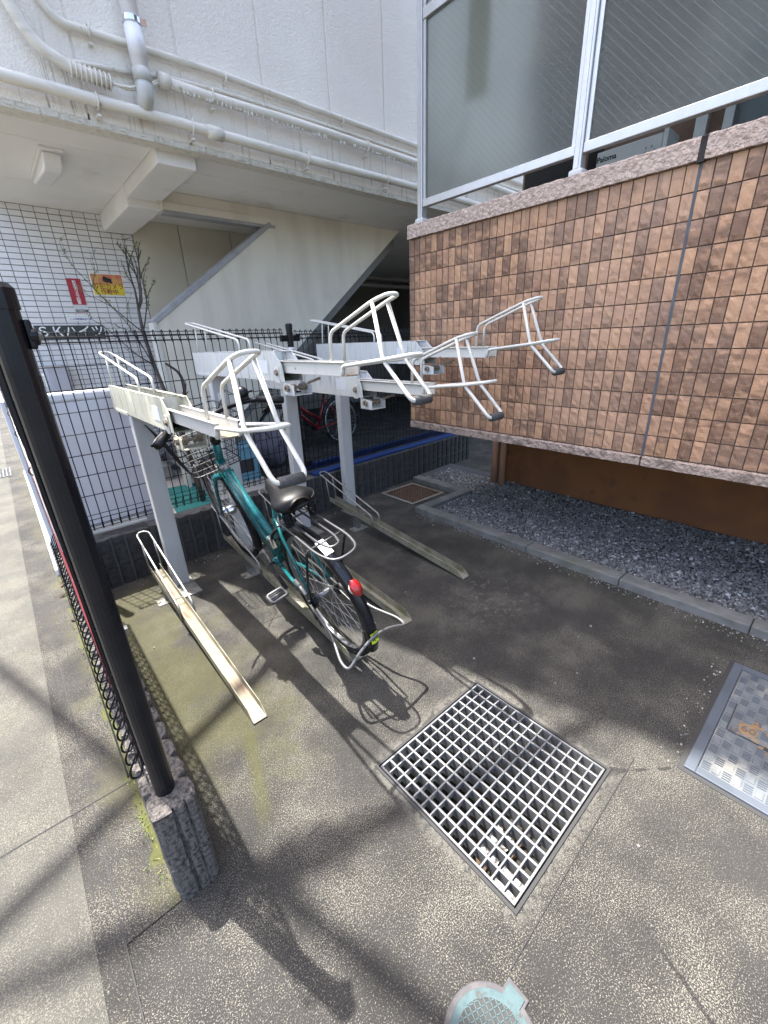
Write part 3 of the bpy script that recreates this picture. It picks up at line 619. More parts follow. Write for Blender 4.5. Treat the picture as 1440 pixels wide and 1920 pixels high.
# ------------------------------------------------------------------ brown apartment building
brown = thing('brown_apartment_building', 'brown apartment building with rock-face tiled veranda wall raised above the gravel', 'building', (3.0, .7, 0))
BX, YC, YJ, Z0 = 2.35, 2.358, .7006, 1.995
PW = (YC-YJ)/33; YE = YJ-PW*48
mb = MB(); mb.box(BX+.006, BX+.15, YE, YC-.001, .75, Z0); vw = mb.build('veranda_wall', M['grout_brown'], brown)
def btile_mesh(k):
    g = random.Random(100+k); mb = MB(); ny, nz = 3, 5; hw, hh = PW/2-.0022, .0475
    V = []; 
    for i in range(ny+1):
        for j in range(nz+1):
            y = -hw+2*hw*i/ny; z = -hh+2*hh*j/nz
            edge = i in (0, ny) or j in (0, nz)
            V.append((-.004-(g.uniform(.0005,.002) if edge else g.uniform(.002,.0065)), y+(0 if edge else g.uniform(-.002,.002)), z))
    F = [(i*(nz+1)+j, i*(nz+1)+j+1, (i+1)*(nz+1)+j+1, (i+1)*(nz+1)+j) for i in range(ny) for j in range(nz)]
    mb.add(V, F)
    per = [i*(nz+1) for i in range(ny+1)]+[ny*(nz+1)+j for j in range(1, nz+1)]+[i*(nz+1)+nz for i in range(ny-1, -1, -1)]+[j for j in range(nz-1, 0, -1)]
    o = len(mb.v); n = len(per)
    for p_ in per: v = mb.v[p_]; mb.v.append(Vector((.008, v.y, v.z)))
    for a in range(n): b = (a+1) % n; mb.f.append((per[a], per[b], o+b, o+a)); mb.m.append(0)
    return mb
bts = [btile_mesh(k) for k in range(8)]; btm = [b.mesh('tile', M['btile']) for b in bts]
fld = MB(); cnt = 0; org = ORI[brown.name]
for m in range(-48, 33):
    y = YJ+PW*(m+.5)
    for r in range(12):
        z = Z0-.05-.1*r; k = rng.randrange(8); P = Vector((BX+.004, y, z))
        if -9 <= m < 16: 
            ob = link('tile', btm[k], vw, P-org); cnt += 1
            if rng.random() < .5: ob.rotation_euler = (math.pi, 0, 0)
        else: fld.add([v+P for v in bts[k].v], bts[k].f)
fo = fld.build('tile_field', M['btile_i'], vw); fo['kind'] = 'stuff'
mb = MB(); mb.box(BX-.003, BX+.01, YJ-.006, YJ+.006, .79, Z0); mb.build('sealant_joint', M['sealant'], vw)
def rough_bar(x0, x1, y0, y1, z0, z1, amp, sd_):
    g = random.Random(sd_); mb = MB(); n = int((y1-y0)/.02)
    prof = [(x0,z0),(x0,(z0*2+z1)/3),(x0,(z0+z1*2)/3),(x0,z1-.006),(x0+.008,z1),((x0+x1)/2,z1+.002),(x1,z1),(x1,z0)]
    V = []
    for i in range(n+1):
        y = y0+(y1-y0)*i/n
        for (a, b) in prof: V.append((a+g.uniform(-amp,amp), y, b+g.uniform(-amp,amp)*.7))
    k = len(prof); F = []
    for i in range(n):
        for j in range(k): F.append((i*k+j, (i+1)*k+j, (i+1)*k+(j+1) % k, i*k+(j+1) % k))
    F += [tuple(range(k)), tuple(range(n*k+k-1, n*k-1, -1))]
    return mb.add(V, F)
rough_bar(BX-.022, BX+.165, YJ+.012, YC-.004, Z0+.001, 2.077, .0022, 1).build('coping', M['coping'], vw)
rough_bar(BX-.022, BX+.165, YE, YJ-.012, Z0+.001, 2.077, .0022, 2).build('coping', M['coping'], vw)
rough_bar(BX-.020, BX+.16, YJ-.013, YJ+.013, Z0-.006, 2.079, .003, 5).build('coping_joint', M['coping_black'], vw)
rough_bar(BX-.016, BX+.3, YJ+.004, YC-.01, .742, .7905, .002, 3).build('lower_ledge', M['ledge'], vw)
rough_bar(BX-.016, BX+.3, YE, YJ-.004, .742, .7905, .002, 4).build('lower_ledge', M['ledge'], vw)
mb = MB(); mb.box(BX+.02, 3.9, YE, YC-.02, .735, .90); mb.build('veranda_floor', M['house_wall'], brown)
mb = MB(); mb.box(3.56, 3.9, YE, YC-.03, 0, .735); mb.build('base_wall', M['base_orange'], brown)
mb = MB(); mb.box(3.62, 3.9, YE, YC-.03, .90, 7); mb.build('house_wall', M['house_wall'], brown)
mb = MB(); mb.box(BX-.02, 3.9, YE, YC, 4.12, 4.32); mb.box(BX, BX+.15, YE, YC, 4.32, 5.6); mb.build('unseen_upper_veranda', M['house_wall'], brown)  # unseen upper storey, added to darken the veranda and shade the facade's right side
mb = MB(); mb.box(3.58, 3.62, .45, 1.0, 1.2, 3.2); mb.build('window', M['alu'], brown)
mb = MB(); mb.box(3.572, 3.5799, .50, .95, 1.25, 3.15); mb.build('window_pane', M['glass_win'], brown)
mb = MB(); mb.box(3.57, 3.62, 1.08, 1.14, 1.2, 3.2); mb.build('window_frame', M['alu'], brown)
mb = MB(); mb.box(3.60, 3.6199, 1.70, 2.30, 1.2, 3.2); mb.build('dark_door', M['dark_gap'], brown)
mb = MB(); mb.cyl((3.46,2.30,0), (3.46,2.30,.736), .038, n=14); mb.build('drain_pipe', M['brown_pipe'], brown, smooth=True)
mb = MB(); mb.cyl((3.43,2.20,0), (3.43,2.20,.736), .030, n=14); mb.build('drain_pipe', M['brown_pipe'], brown, smooth=True)
mb = MB(); mb.tube(fillet([(2.80,2.22,.735),(2.80,2.22,.66),(2.95,2.30,.64)], .05, 5), .034, 12); mb.build('drain_elbow', M['brown_pipe'], brown, smooth=True)
mb = MB(); mb.cyl((3.5,1.78,.9), (3.5,1.78,3.3), .03, n=12); mb.build('riser_pipe', M['brown_pipe'], brown, smooth=True)
s = thing('water_heater', 'white wall-hung water heater seen under the glass screen', 'water heater', (3.4, 1.42, 2.0))
mb = MB(); mb.box(3.32, 3.50, 1.215, 1.60, 1.75, 2.45); mb.build('casing', M['heater_white'], s, bevel=.008)
mb = MB(); mb.box(3.317, 3.50, 1.19, 1.213, 1.75, 2.46); mb.build('side_plate', M['alu'], s)
text('Paloma', .042, M['black_ink'], s, (3.3188, 1.535, 2.405), .0004, ax=(0,-1,0), ay=(0,0,1), bold=.001)
mb = MB()
for i in range(5):
    for j in range(4):
        if rng.random() < .6: mb.box(3.3175, 3.3195, 1.25+.016*j, 1.26+.016*j, 2.30+.022*i, 2.312+.022*i)
mb.build('data_print', M['grey_trim'], s)
# glass screen on the coping
GXx = 2.425
gs = thing('glass_screen', 'frosted wired-glass privacy screen in aluminium frame on the tiled veranda wall', 'screen', (GXx, 1.2, 2.075))
posts = [2.31, 1.253, .196, -.861]
for y in posts:
    mb = MB(); mb.box(GXx-.024, GXx+.024, y-.020, y+.020, 2.10, 4.1); pp = mb.build('post', M['alu'], gs, bevel=.003)
    mb = MB(); mb.box(GXx-.036, GXx+.036, y-.036, y+.036, 2.078, 2.118); mb.build('base_cap', M['alu_base'], pp, bevel=.012)
    mb = MB(); mb.box(GXx-.0265, GXx-.0242, y-.008, y+.008, 2.12, 4.1); mb.build('post_rib', M['alu'], pp)
for a, b in zip(posts[:-1], posts[1:]):
    for z0, z1 in ((2.176, 2.218), (3.075, 3.125), (4.0, 4.05)):
        mb = MB(); mb.box(GXx-.018, GXx+.018, b+.021, a-.021, z0, z1); mb.build('rail', M['alu'], gs, bevel=.003)
    for z0, z1 in ((2.2185, 3.0745), (3.1255, 3.9995)):
        for yy in (a-.032, b+.032):
            mb = MB(); mb.box(GXx-.012, GXx+.012, yy-.010, yy+.010, z0, z1); mb.build('bead', M['alu'], gs)
        mb = MB(); mb.box(GXx-.003, GXx+.003, b+.043, a-.043, z0, z1); mb.build('glass_pane', M['frosted'], gs)
# things behind the glass on the veranda
s = thing('hanging_towel', 'pale yellow towel hanging behind the frosted glass', 'towel', (2.62, 2.04, 2.70))
mb = MB(); mb.prism([(-.05,0),(-.02,.012),(.0,-.006),(.025,.010),(.05,-.002),(.05,-.008),(.025,.004),(0,-.012),(-.02,.006),(-.05,-.006)], lambda a, b, t: (2.62+b, 2.04+a*1.5, 2.70 if t == 0 else 3.70)); mb.build('cloth', mat('towel_cloth', (.58,.55,.28), .9), s)
mb = MB(); mb.cyl((2.62,-.8,3.71), (2.62,2.25,3.71), .012); mb.build('laundry_pole', M['alu'], s, smooth=True)
# ------------------------------------------------------------------ block walls
def rib_block(L, H_, D, both=False, end=False, seed=0, ribs=5):
    """block along +x (0..L), y 0..D (front face y=0 has ribs), z 0..H"""
    g = random.Random(seed); plan = []
    pw = L/ribs; gr = .016
    def edge(x0, ribs_, pw_, depth):
        pts = []
        for k in range(ribs_):
            a = x0+k*pw_; pts += [(a+.004, depth), (a+.013, 0), (a+pw_*.5, -.004), (a+pw_-.013, 0), (a+pw_-.004, depth)]
        return pts
    front = edge(0, ribs, pw, gr)
    if end:   # ribbed end at x = 0, from back to front
        e = [(.006, D), (0, D-.008), (-.002, D*.78), (0, D*.60), (.007, D*.57), (.007, D*.53), (0, D*.50), (-.002, D*.40), (0, D*.29), (.005, D*.275), (.005, D*.255), (0, D*.24), (0, .008)]
    else: e = [(0, D)]
    if both: back = [(L-a, D-b) for a, b in edge(0, ribs, pw, gr)]
    else: back = [(L, D)]
    poly = front+back+e
    zs = [0, H_*.33, H_*.66, H_-.004, H_]
    mb = MB(); n = len(poly)
    for zi, z in enumerate(zs):
        for (a, b) in poly:
            ins = .003 if zi == 4 else 0
            cx, cy = L/2, D/2
            mb.v.append(Vector((a+(cx-a)*ins/L*2+g.uniform(-.0015,.0015), b+(cy-b)*ins/D*2+g.uniform(-.0018,.0018), z+(g.uniform(-.002,.002) if zi else 0))))
    for zi in range(len(zs)-1):
        for i in range(n): j = (i+1) % n; mb.f.append((zi*n+i, zi*n+j, (zi+1)*n+j, (zi+1)*n+i)); mb.m.append(0)
    mb.f.append(tuple(range((len(zs)-1)*n, len(zs)*n))); mb.m.append(0); mb.f.append(tuple(range(n-1, -1, -1))); mb.m.append(0)
    return mb
# back wall: from (0.09,2.84) slightly skewed
WA = Vector((.095, 2.835, 0)); wang = R(3.6); wd = Vector((math.cos(wang), math.sin(wang), 0)); wnrm = Vector((-math.sin(wang), math.cos(wang), 0))
bw = thing('block_wall', 'low dark ribbed concrete block wall behind the bike racks', 'wall', mat4=Matrix.Translation(WA) @ Matrix.Rotation(wang, 4, 'Z'))
mb = MB(); mb.box(.004, 4.0, .012, .108, 0, .322); mb.build('mortar_core', M['mortar'], bw)
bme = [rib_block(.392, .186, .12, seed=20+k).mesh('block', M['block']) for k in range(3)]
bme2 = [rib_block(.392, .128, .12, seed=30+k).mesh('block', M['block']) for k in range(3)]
for c in range(10):
    link('block', bme2[c % 3], bw, (.003+.4*c, 0, 0)); link('block', bme[(c*2) % 3], bw, (.003+.4*c, 0, .136))
# left wall along +Y, seen end-on
lw = thing('block_wall', 'low ribbed concrete block wall with rough end beside the street', 'wall', mat4=Matrix.Translation((.091, .87, 0)) @ Matrix.Rotation(R(90), 4, 'Z'))
mb = MB(); mb.box(.02, 1.96, .012, .090, 0, .325); mb.build('mortar_core', M['mortar'], lw)
for c in range(5):
    L = .392 if c < 4 else .35
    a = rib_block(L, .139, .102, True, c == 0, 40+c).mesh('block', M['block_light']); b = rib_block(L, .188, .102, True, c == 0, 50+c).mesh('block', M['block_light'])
    link('block', a, lw, (.4*c, 0, 0)); link('block', b, lw, (.4*c, 0, .149))

# ------------------------------------------------------------------ mesh fences
def mesh_panel(parent, A, d, nrm, L, z0, z1, pitch=.05):
    """wire panel starting at A along d; loops curl towards nrm"""
    A, d, nrm = Vector(A), Vector(d), Vector(nrm); zv = Vector((0,0,1)); mv = MB(); mh = MB(); n = int(L/pitch)
    for i in range(n+1):
        b = A+d*(i*pitch+.01)
        pts = [b+zv*(z0+.075)+nrm*.006, b+zv*(z0+.03)+nrm*.032, b+zv*(z0+.005)+nrm*.030, b+zv*(z0+.0)+nrm*.012, b+zv*(z0+.03), b+zv*(z0+.09), b+zv*(z1-.09), b+zv*(z1-.03), b+zv*z1+nrm*.012, b+zv*(z1-.005)+nrm*.030, b+zv*(z1-.03)+nrm*.032, b+zv*(z1-.075)+nrm*.006]
        mv.tube(fillet(pts, .012, 2), .0029, 5)
    zs = [(z1-.062, -.004, .0042), (z1-.035, -.004, .0030), (z1-.012, .006, .0024), (z1-.03, .036, .0024), (z0+.075, -.004, .0026), (z0+.035, -.004, .0024), (z0+.012, .006, .0022), (z0+.03, .036, .0024), (z0+.105, -.004, .0022)]
    k = z1-.062-.122
    while k > z0+.13: zs.append((k, -.004, .0028)); k -= .122
    for z, o, r in zs: mh.cyl(A+zv*z+nrm*o, A+d*(n*pitch+.02)+zv*z+nrm*o, r, n=5)
    mv.build('upright_wires', M['black_wire'], parent); mh.build('cross_wires', M['black_wire'], parent)
fb = thing('mesh_fence', 'black wire mesh fence standing on the block wall behind the racks', 'fence', (2, 2.95, .33))
FA = WA+wnrm*.135
mesh_panel(fb, FA+wd*.01, wd, wnrm, 1.63, .345, 1.487); mesh_panel(fb, FA+wd*1.74, wd, wnrm, 2.2, .345, 1.475)
def fpost(parent, P, z0, z1, r=.024):
    mb = MB(); mb.cyl((P[0],P[1],z0), (P[0],P[1],z1), r, n=18); po = mb.build('post', M['black_metal'], parent, smooth=False)
    mb = MB(); mb.lathe((P[0],P[1],z1), (0,0,1), [(-.03,r+.0025),(.0,r+.0025),(.008,r-.004),(.011,.004)], 18); mb.build('post_cap', M['black_metal'], po, smooth=False)
    return po
Pm = FA+wd*1.685-wnrm*.005
pm = fpost(fb, Pm, .32, 1.51)
for z in (1.415, 1.0, .42):
    for sg in (-1, 1):
        mb = MB(); c = Pm+wd*sg*.052+Vector((0,0,z)); mb.obox(c, wd*.034, wnrm*.011, Vector((0,0,.022))); mb.cyl(c-wnrm*.014, c-wnrm*.02, .008, n=8); mb.build('clamp', M['black_metal'], pm, bevel=.003)
mb = MB(); mb.cyl(Pm+Vector((0,0,1.335)), Pm+Vector((0,0,1.352)), .0245, n=18); mb.build('white_label', M['white_print'], pm)
fl = thing('mesh_fence', 'black wire mesh fence along the street with a thick black end post', 'fence', (.04, 1.9, .34))
mesh_panel(fl, (.011, .985, 0), (0,1,0), (-1,0,0), 1.88, .362, 1.487)
ep = fpost(fl, (.0365, .940), .30, 1.474, .0235)
mb = MB(); mb.box(.058, .068, .925, .95, 1.385, 1.43); mb.cyl((.062,.936,1.405), (.074,.934,1.405), .014, n=14); mb.build('clamp', M['black_metal'], ep, bevel=.004)
mb = MB(); mb.cyl((.074,.934,1.405), (.078,.933,1.405), .008, .004, n=14); mb.build('bolt', M['silver'], ep)
mb = MB(); mb.box(.0615, .0635, .930, .948, 1.325, 1.345); mb.build('white_label', M['white_print'], ep)
mb = MB(); mb.box(.055, .067, .95, .966, .80, .815); mb.build('bracket', M['silver'], ep)
fpost(fl, (.036, 2.965), .30, 1.49, .024)
# red banner and white boards
s = thing('banner', 'red and white cloth banner tied to the street-side mesh fence', 'banner', (.028, 2.3, .5))
mb = MB(); g = random.Random(5)
ny, nz = 26, 8; V = []
for i in range(ny+1):
    for j in range(nz+1):
        y = 1.15+1.35*i/ny; z = .54+.62*j/nz; V.append((.0065+.003*mnoise.noise((y*5, z*5, 0)), y, z))
mb.add(V, [(i*(nz+1)+j, (i+1)*(nz+1)+j, (i+1)*(nz+1)+j+1, i*(nz+1)+j+1) for i in range(ny) for j in range(nz)])
t = NT('banner_print'); v = t.coord(); x_, y_, z_ = t.sep(v)
wv = t.noise(t.coord('Object', (1, 3, 5)), 3.2, 3, .6)
k = t.ramp(t.math('MULTIPLY_ADD', t.ramp(z_, .34, .62), .55, wv), .70, .74)
c = t.mix(k, (.30,.010,.020), (.62,.60,.52)); c = t.mix(t.ramp(t.noise(v, 30, 3), .66, .70), c, (.6,.56,.5))
bm_ = t.out(c, .6)
o = mb.build('cloth', bm_, s); so2 = o.modifiers.new('solid', 'SOLIDIFY'); so2.thickness = .001
mb = MB()
for y in (1.18, 1.8, 2.46): mb.ring((.009, y, 1.14), (0,1,0), .010, .0015, 10, 4)
mb.build('tie', M['black_plastic'], s)
s = thing('white_board', 'white plastic board standing behind the fence, left of the racks', 'board', (.3, 3.12, .3))
mb = MB(); mb.box(.02, .575, 3.085, 3.115, .16, 1.11); mb.build('sheet', M['white_board'], s, bevel=.004)
mb = MB(); mb.box(.015, .580, 3.075, 3.125, 1.111, 1.165); mb.build('top_edge', M['white_board'], s, bevel=.015)
mb = MB(); mb.box(.10, .50, 2.975, 3.074, .325, .345); mb.build('foot_ledge', M['white_paint'], s, bevel=.004)
mb = MB(); mb.box(.5755, .595, 3.080, 3.11, .16, 1.12); mb.build('side_edge', M['white_paint'], s)
s = thing('white_board', 'white plastic board edging the street beyond the mesh fence', 'board', (-.01, 4.5, .3))
mb = MB(); mb.box(-.018, .004, 3.0, 6.2, .30, 1.15); mb.build('sheet', M['white_board'], s, bevel=.004)
mb = MB(); mb.box(-.024, .012, 3.0, 6.2, .02, .298); mb.build('footing', M['concrete'], s)
kt = thing('tiled_kerb', 'row of small white tiles along the street foot of the boards', 'kerb', (-.03, 4.8, 0))
for i in range(34):
    y = 3.28+.1*i; mb = MB(); mb.box(-.052, -.030, y, y+.094, .004, .05); mb.build('tile', M['tile_white'], kt, bevel=.003)

# ------------------------------------------------------------------ two-tier racks
SC = .97
def upper_rack(U, post_dy, label, panel_mat, seed, slide=0.0):
    U = Vector(U); g = random.Random(seed)
    base = Vector((U.x, U.y+post_dy, 0))
    t_ = thing('upper_bike_rack', label, 'bike rack', base, group='upper tier of the bike rack')
    def P(x, y, z): return U+Vector((x, y, z))*SC
    W = M['white_paint']
    # fixed outer channel: two side plates joined by a floor, chamfered fronts
    ch = MB(); yr = 1.58 if U.x > .6 else 1.53
    for sg in (-1, 1):
        x0, x1 = sg*.052, sg*.0485
        pl = [(.375,-.092),(yr,-.092),(yr,.046),(.455,.046),(.385,-.015)]
        ch.prism(pl, lambda a, b, t, x0=x0, x1=x1: P(x0 if t == 0 else x1, a, b))
        ch.prism([(.455,.046),(yr,.046),(yr,.042),(.455,.042)], lambda a, b, t, sg=sg: P(sg*.052 if t == 0 else sg*.036, a, b))
    ch.prism([(.40,-.092),(yr-.02,-.092),(yr-.02,-.088),(.40,-.088)], lambda a, b, t: P(-.048 if t == 0 else .048, a, b))
    fx = ch.build('fixed_rail', panel_mat, t_, bevel=.0015)
    lip = MB(); lip.prism([(yr-.36,-.098),(yr-.05,-.098),(yr-.05,-.080),(yr-.36,-.080)], lambda a, b, t: P(-.056 if t == 0 else -.0525, a, b)); lip.build('side_lip', panel_mat, fx, bevel=.002)
    # sliding rail
    sl = MB()
    for sg in (-1, 1):
        sl.prism([(-.09,-.052),(1.2,-.052),(1.2,.0),(-.09,.0)], lambda a, b, t, sg=sg: P(sg*.034 if t == 0 else sg*.031, a, b))
        sl.prism([(-.09,.0),(.95,.0),(.95,.004),(-.09,.004)], lambda a, b, t, sg=sg: P(sg*.030 if t == 0 else sg*.046, a, b))
    sr = sl.build('sliding_rail', W, t_, bevel=.001)
    fl_ = MB(); fl_.prism([(-.087,-.052),(1.2,-.052),(1.2,-.048),(-.087,-.048)], lambda a, b, t: P(-.0305 if t == 0 else .0305, a, b)); fl_.build('rail_floor', M['rail_floor'], sr)
    r = .0069*SC
    # front wheel hoop
    hp = [P(-.034,0,.004), P(-.032,-.002,.112), P(-.034,-.274,.205), P(-.026,-.345,.221), P(.026,-.345,.221), P(.034,-.274,.205), P(.032,-.002,.112), P(.034,0,.004)]
    mb = MB(); mb.tube(fillet(hp, .03, 6), r, 10); mb.build('front_hoop', W, t_, smooth=True)
    # arms and grip
    ar = [P(-.036,-.274,.2), P(-.054,-.342,.012), P(-.052,-.462,-.100), P(-.044,-.476,-.116), P(.044,-.476,-.116), P(.052,-.462,-.100), P(.054,-.342,.012), P(.036,-.274,.2)]
    mb = MB(); mb.tube(fillet(ar, .022, 5), r*1.08, 10); ha = mb.build('handle_arms', W, t_, smooth=True)
    mb = MB(); mb.cyl(P(-.038,-.477,-.116), P(.038,-.477,-.116), .0165*SC, n=14); mb.build('grip', M['foam'], ha, smooth=True)
    # cross loop
    cl = [P(-.040,-.078,-.05), P(-.040,-.082,-.012), P(-.050,-.20,.0), P(-.062,-.342,.014), P(-.030,-.452,.030), P(.030,-.452,.030), P(.062,-.342,.014), P(.050,-.20,.0), P(.040,-.082,-.012), P(.040,-.078,-.05)]
    mb = MB(); mb.tube(fillet(cl, .022, 5), r, 10); mb.build('cross_loop', W, t_, smooth=True)
    # rear hoop
    rh = [P(-.032,.87,.0), P(-.032,.87,.105), P(-.030,1.66,.222), P(-.020,1.685,.226), P(.020,1.685,.226), P(.030,1.66,.222), P(.032,.87,.105), P(.032,.87,.0)]
    mb = MB(); mb.tube(fillet(rh, .035, 5), .0062*SC, 8)
    for sg in (-1, 1): mb.cyl(P(sg*.030,1.50,.197), P(sg*.030,1.52,.0), .0048*SC, n=8)
    mb.build('rear_hoop', W, t_, smooth=True)
    # spring latch under the front of the fixed rail
    mb = MB()
    for sg in (-1, 1): mb.prism([(.30,-.150),(.40,-.150),(.40,-.093),(.30,-.106)], lambda a, b, t, sg=sg: P(sg*.050 if t == 0 else sg*.047, a, b))
    mb.prism([(.30,-.152),(.40,-.152),(.40,-.149),(.30,-.149)], lambda a, b, t: P(-.05 if t == 0 else .05, a, b))
    la = mb.build('latch_bracket', panel_mat, t_)
    mb = MB(); c = P(0,.35,-.118); mb.cyl(c-Vector((.062,0,0)), c+Vector((.062,0,0)), .007)
    for sg in (-1, 1):
        for i in range(6): mb.ring(c+Vector((sg*(.014+.006*i),0,0)), (1,0,0), .0135, .0028, 12, 5)
    mb.cyl(c-Vector((.062,0,0)), c-Vector((.050,0,0)), .016, n=10); mb.cyl(c+Vector((.062,0,0)), c+Vector((.050,0,0)), .016, n=10)
    mb.cyl(P(.03,.30,-.098), P(.045,.22,-.075), .006)
    mb.build('spring', M['rust'], la)
    # bolt, bracket and sticker on the visible side
    mb = MB(); mb.prism([(.415,-.098),(.455,-.098),(.455,-.022),(.415,-.022)], lambda a, b, t: P(-.0555 if t == 0 else -.0525, a, b)); bb = mb.build('bolt_plate', W, fx, bevel=.001)
    mb = MB(); mb.cyl(P(-.0556,.436,-.050), P(-.066,.436,-.050), .0125, n=6); mb.cyl(P(-.0556,.436,-.050), P(-.058,.436,-.050), .016, n=14); mb.build('bolt', M['rust'], bb)
    mb = MB(); mb.prism([(.53,-.058),(.625,-.058),(.625,.004),(.53,.004)], lambda a, b, t: P(-.0532 if t == 0 else -.0522, a, b)); mb.build('sticker', M['paper'], fx)
    # stiffener plates in the channel mouth
    mb = MB()
    for yy in (.50, .56): mb.prism([(yy,-.05),(yy+.004,-.05),(yy+.022,.04),(yy+.018,.04)], lambda a, b, t: P(-.048 if t == 0 else .048, a, b))
    mb.build('stiffener', panel_mat, fx)
    # post
    zt = U.z-.0925*SC
    mb = MB(); mb.box(U.x-.047, U.x+.047, base.y-.032, base.y+.032, .008, zt); po = mb.build('post', M['rack_post'], t_, bevel=.006)
    mb = MB(); mb.box(U.x-.066, U.x+.066, base.y-.19, base.y+.05, .0, .008); mb.build('base_plate', M['galv'], t_)
    return t_
UA = (.5242,1.449,1.1493); UB = (1.0476,1.4598,1.3032); UC = (1.5306,1.4928,1.177); UD = (2.016,1.4891,1.3234)
upper_rack(UA, 1.14, 'leftmost upper bike rack, sunlit and mossy, above the teal bicycle', M['rack_panel_mossy'], 1)
ub = upper_rack(UB, 1.33, 'second upper bike rack from the left, set high, algae-streaked', M['rack_panel'], 2)
upper_rack(UC, 1.27, 'third upper bike rack from the left, set low', M['rack_panel'], 3)
upper_rack(UD, 1.30, 'rightmost upper bike rack, set high beside the tiled wall', M['rack_panel'], 4)
mb = MB(); mb.box(1.025, 1.075, 2.7555, 2.7572, 1.06, 1.105); pl = mb.build('number_plate', M['white_print'], ub)
text('D', .02, M['black_ink'], pl, (1.05, 2.755, 1.085), .0004)

def lower_rail(X, y0, y1, zr, label, seed, matf):
    t_ = thing('wheel_channel', label, 'bike rack', (X, y0, 0), group='lower tier of the bike rack')
    z = lambda y: .004+(zr-.004)*(y-y0)/(y1-y0)
    hw, hf = .029, .042
    ch = MB()
    for sg in (-1, 1):
        ch.prism([(y0,z(y0)),(y1,z(y1)),(y1,z(y1)+hf),(y0+.05,z(y0+.05)+hf),(y0+.0,z(y0)+.008)], lambda a, b, t, sg=sg: (X+sg*hw if t == 0 else X+sg*(hw-.0025), a, b))
    ch.build('channel_sides', M['rail_side'], t_)
    fl_ = MB(); fl_.prism([(y0,z(y0)),(y1,z(y1)),(y1,z(y1)+.003),(y0,z(y0)+.003)], lambda a, b, t: (X-hw+.0026 if t == 0 else X+hw-.0026, a, b)); fl_.build('channel_floor', matf, t_)
    r = .0058
    yf = y1-.56
    def Q(x, y, dz): return (X+x, y, z(y)+dz)
    hp = [Q(-.034,yf,.0), Q(-.034,yf+.005,.085), Q(-.034,y1+.10,.205), Q(-.018,y1+.125,.21), Q(.018,y1+.125,.21), Q(.034,y1+.10,.205), Q(.034,yf+.005,.085), Q(.034,yf,.0)]
    mb = MB(); mb.tube(fillet(hp, .03, 5), r, 8)
    for sg in (-1, 1): mb.cyl(Q(sg*.033,y1+.02,.185), Q(sg*.033,y1-.01,.03), .0045, n=8)
    mb.build('wheel_hoop', M['galv'], t_, smooth=True)
    mb = MB(); mb.cyl(Q(-.03,yf+.15,.036), Q(.03,yf+.15,.036), .003, n=6); mb.build('cross_pin', M['galv'], t_)
    yb = y1-(.34 if X > .6 else .17)
    mb = MB(); mb.box(X-.065, X+.065, yb-.04, yb+.04, 0, .005); mb.obox((X, yb, z(yb)/2), (.022,0,0), (0,.004,0), (0,0,z(yb)/2)); mb.obox((X, yb+.03, z(yb)/2), (.022,0,0), (0,.004,0), (0,0,z(yb)/2))
    br = mb.build('foot_bracket', M['galv'], t_)
    mb = MB()
    for sg in (-1, 1): mb.lathe((X+sg*.055, yb, .005), (0,0,1), [(0,.011),(.006,.010),(.010,.004)], 10)
    mb.build('anchor_bolt', M['rust'], br)
    return t_
lower_rail(.412, 1.272, 2.62, .125, 'leftmost lower wheel channel, empty and sunlit with rusty floor', 1, M['rail_floor'])
lower_rail(.905, 1.27, 2.72, .150, 'lower wheel channel carrying the teal bicycle', 2, M['rail_side'])
lower_rail(1.265, 1.305, 2.74, .150, 'lower wheel channel just right of the teal bicycle', 3, M['rail_side'])
lower_rail(1.833, 1.375, 2.78, .150, 'rightmost lower wheel channel, empty, in the shade', 4, M['rail_side'])

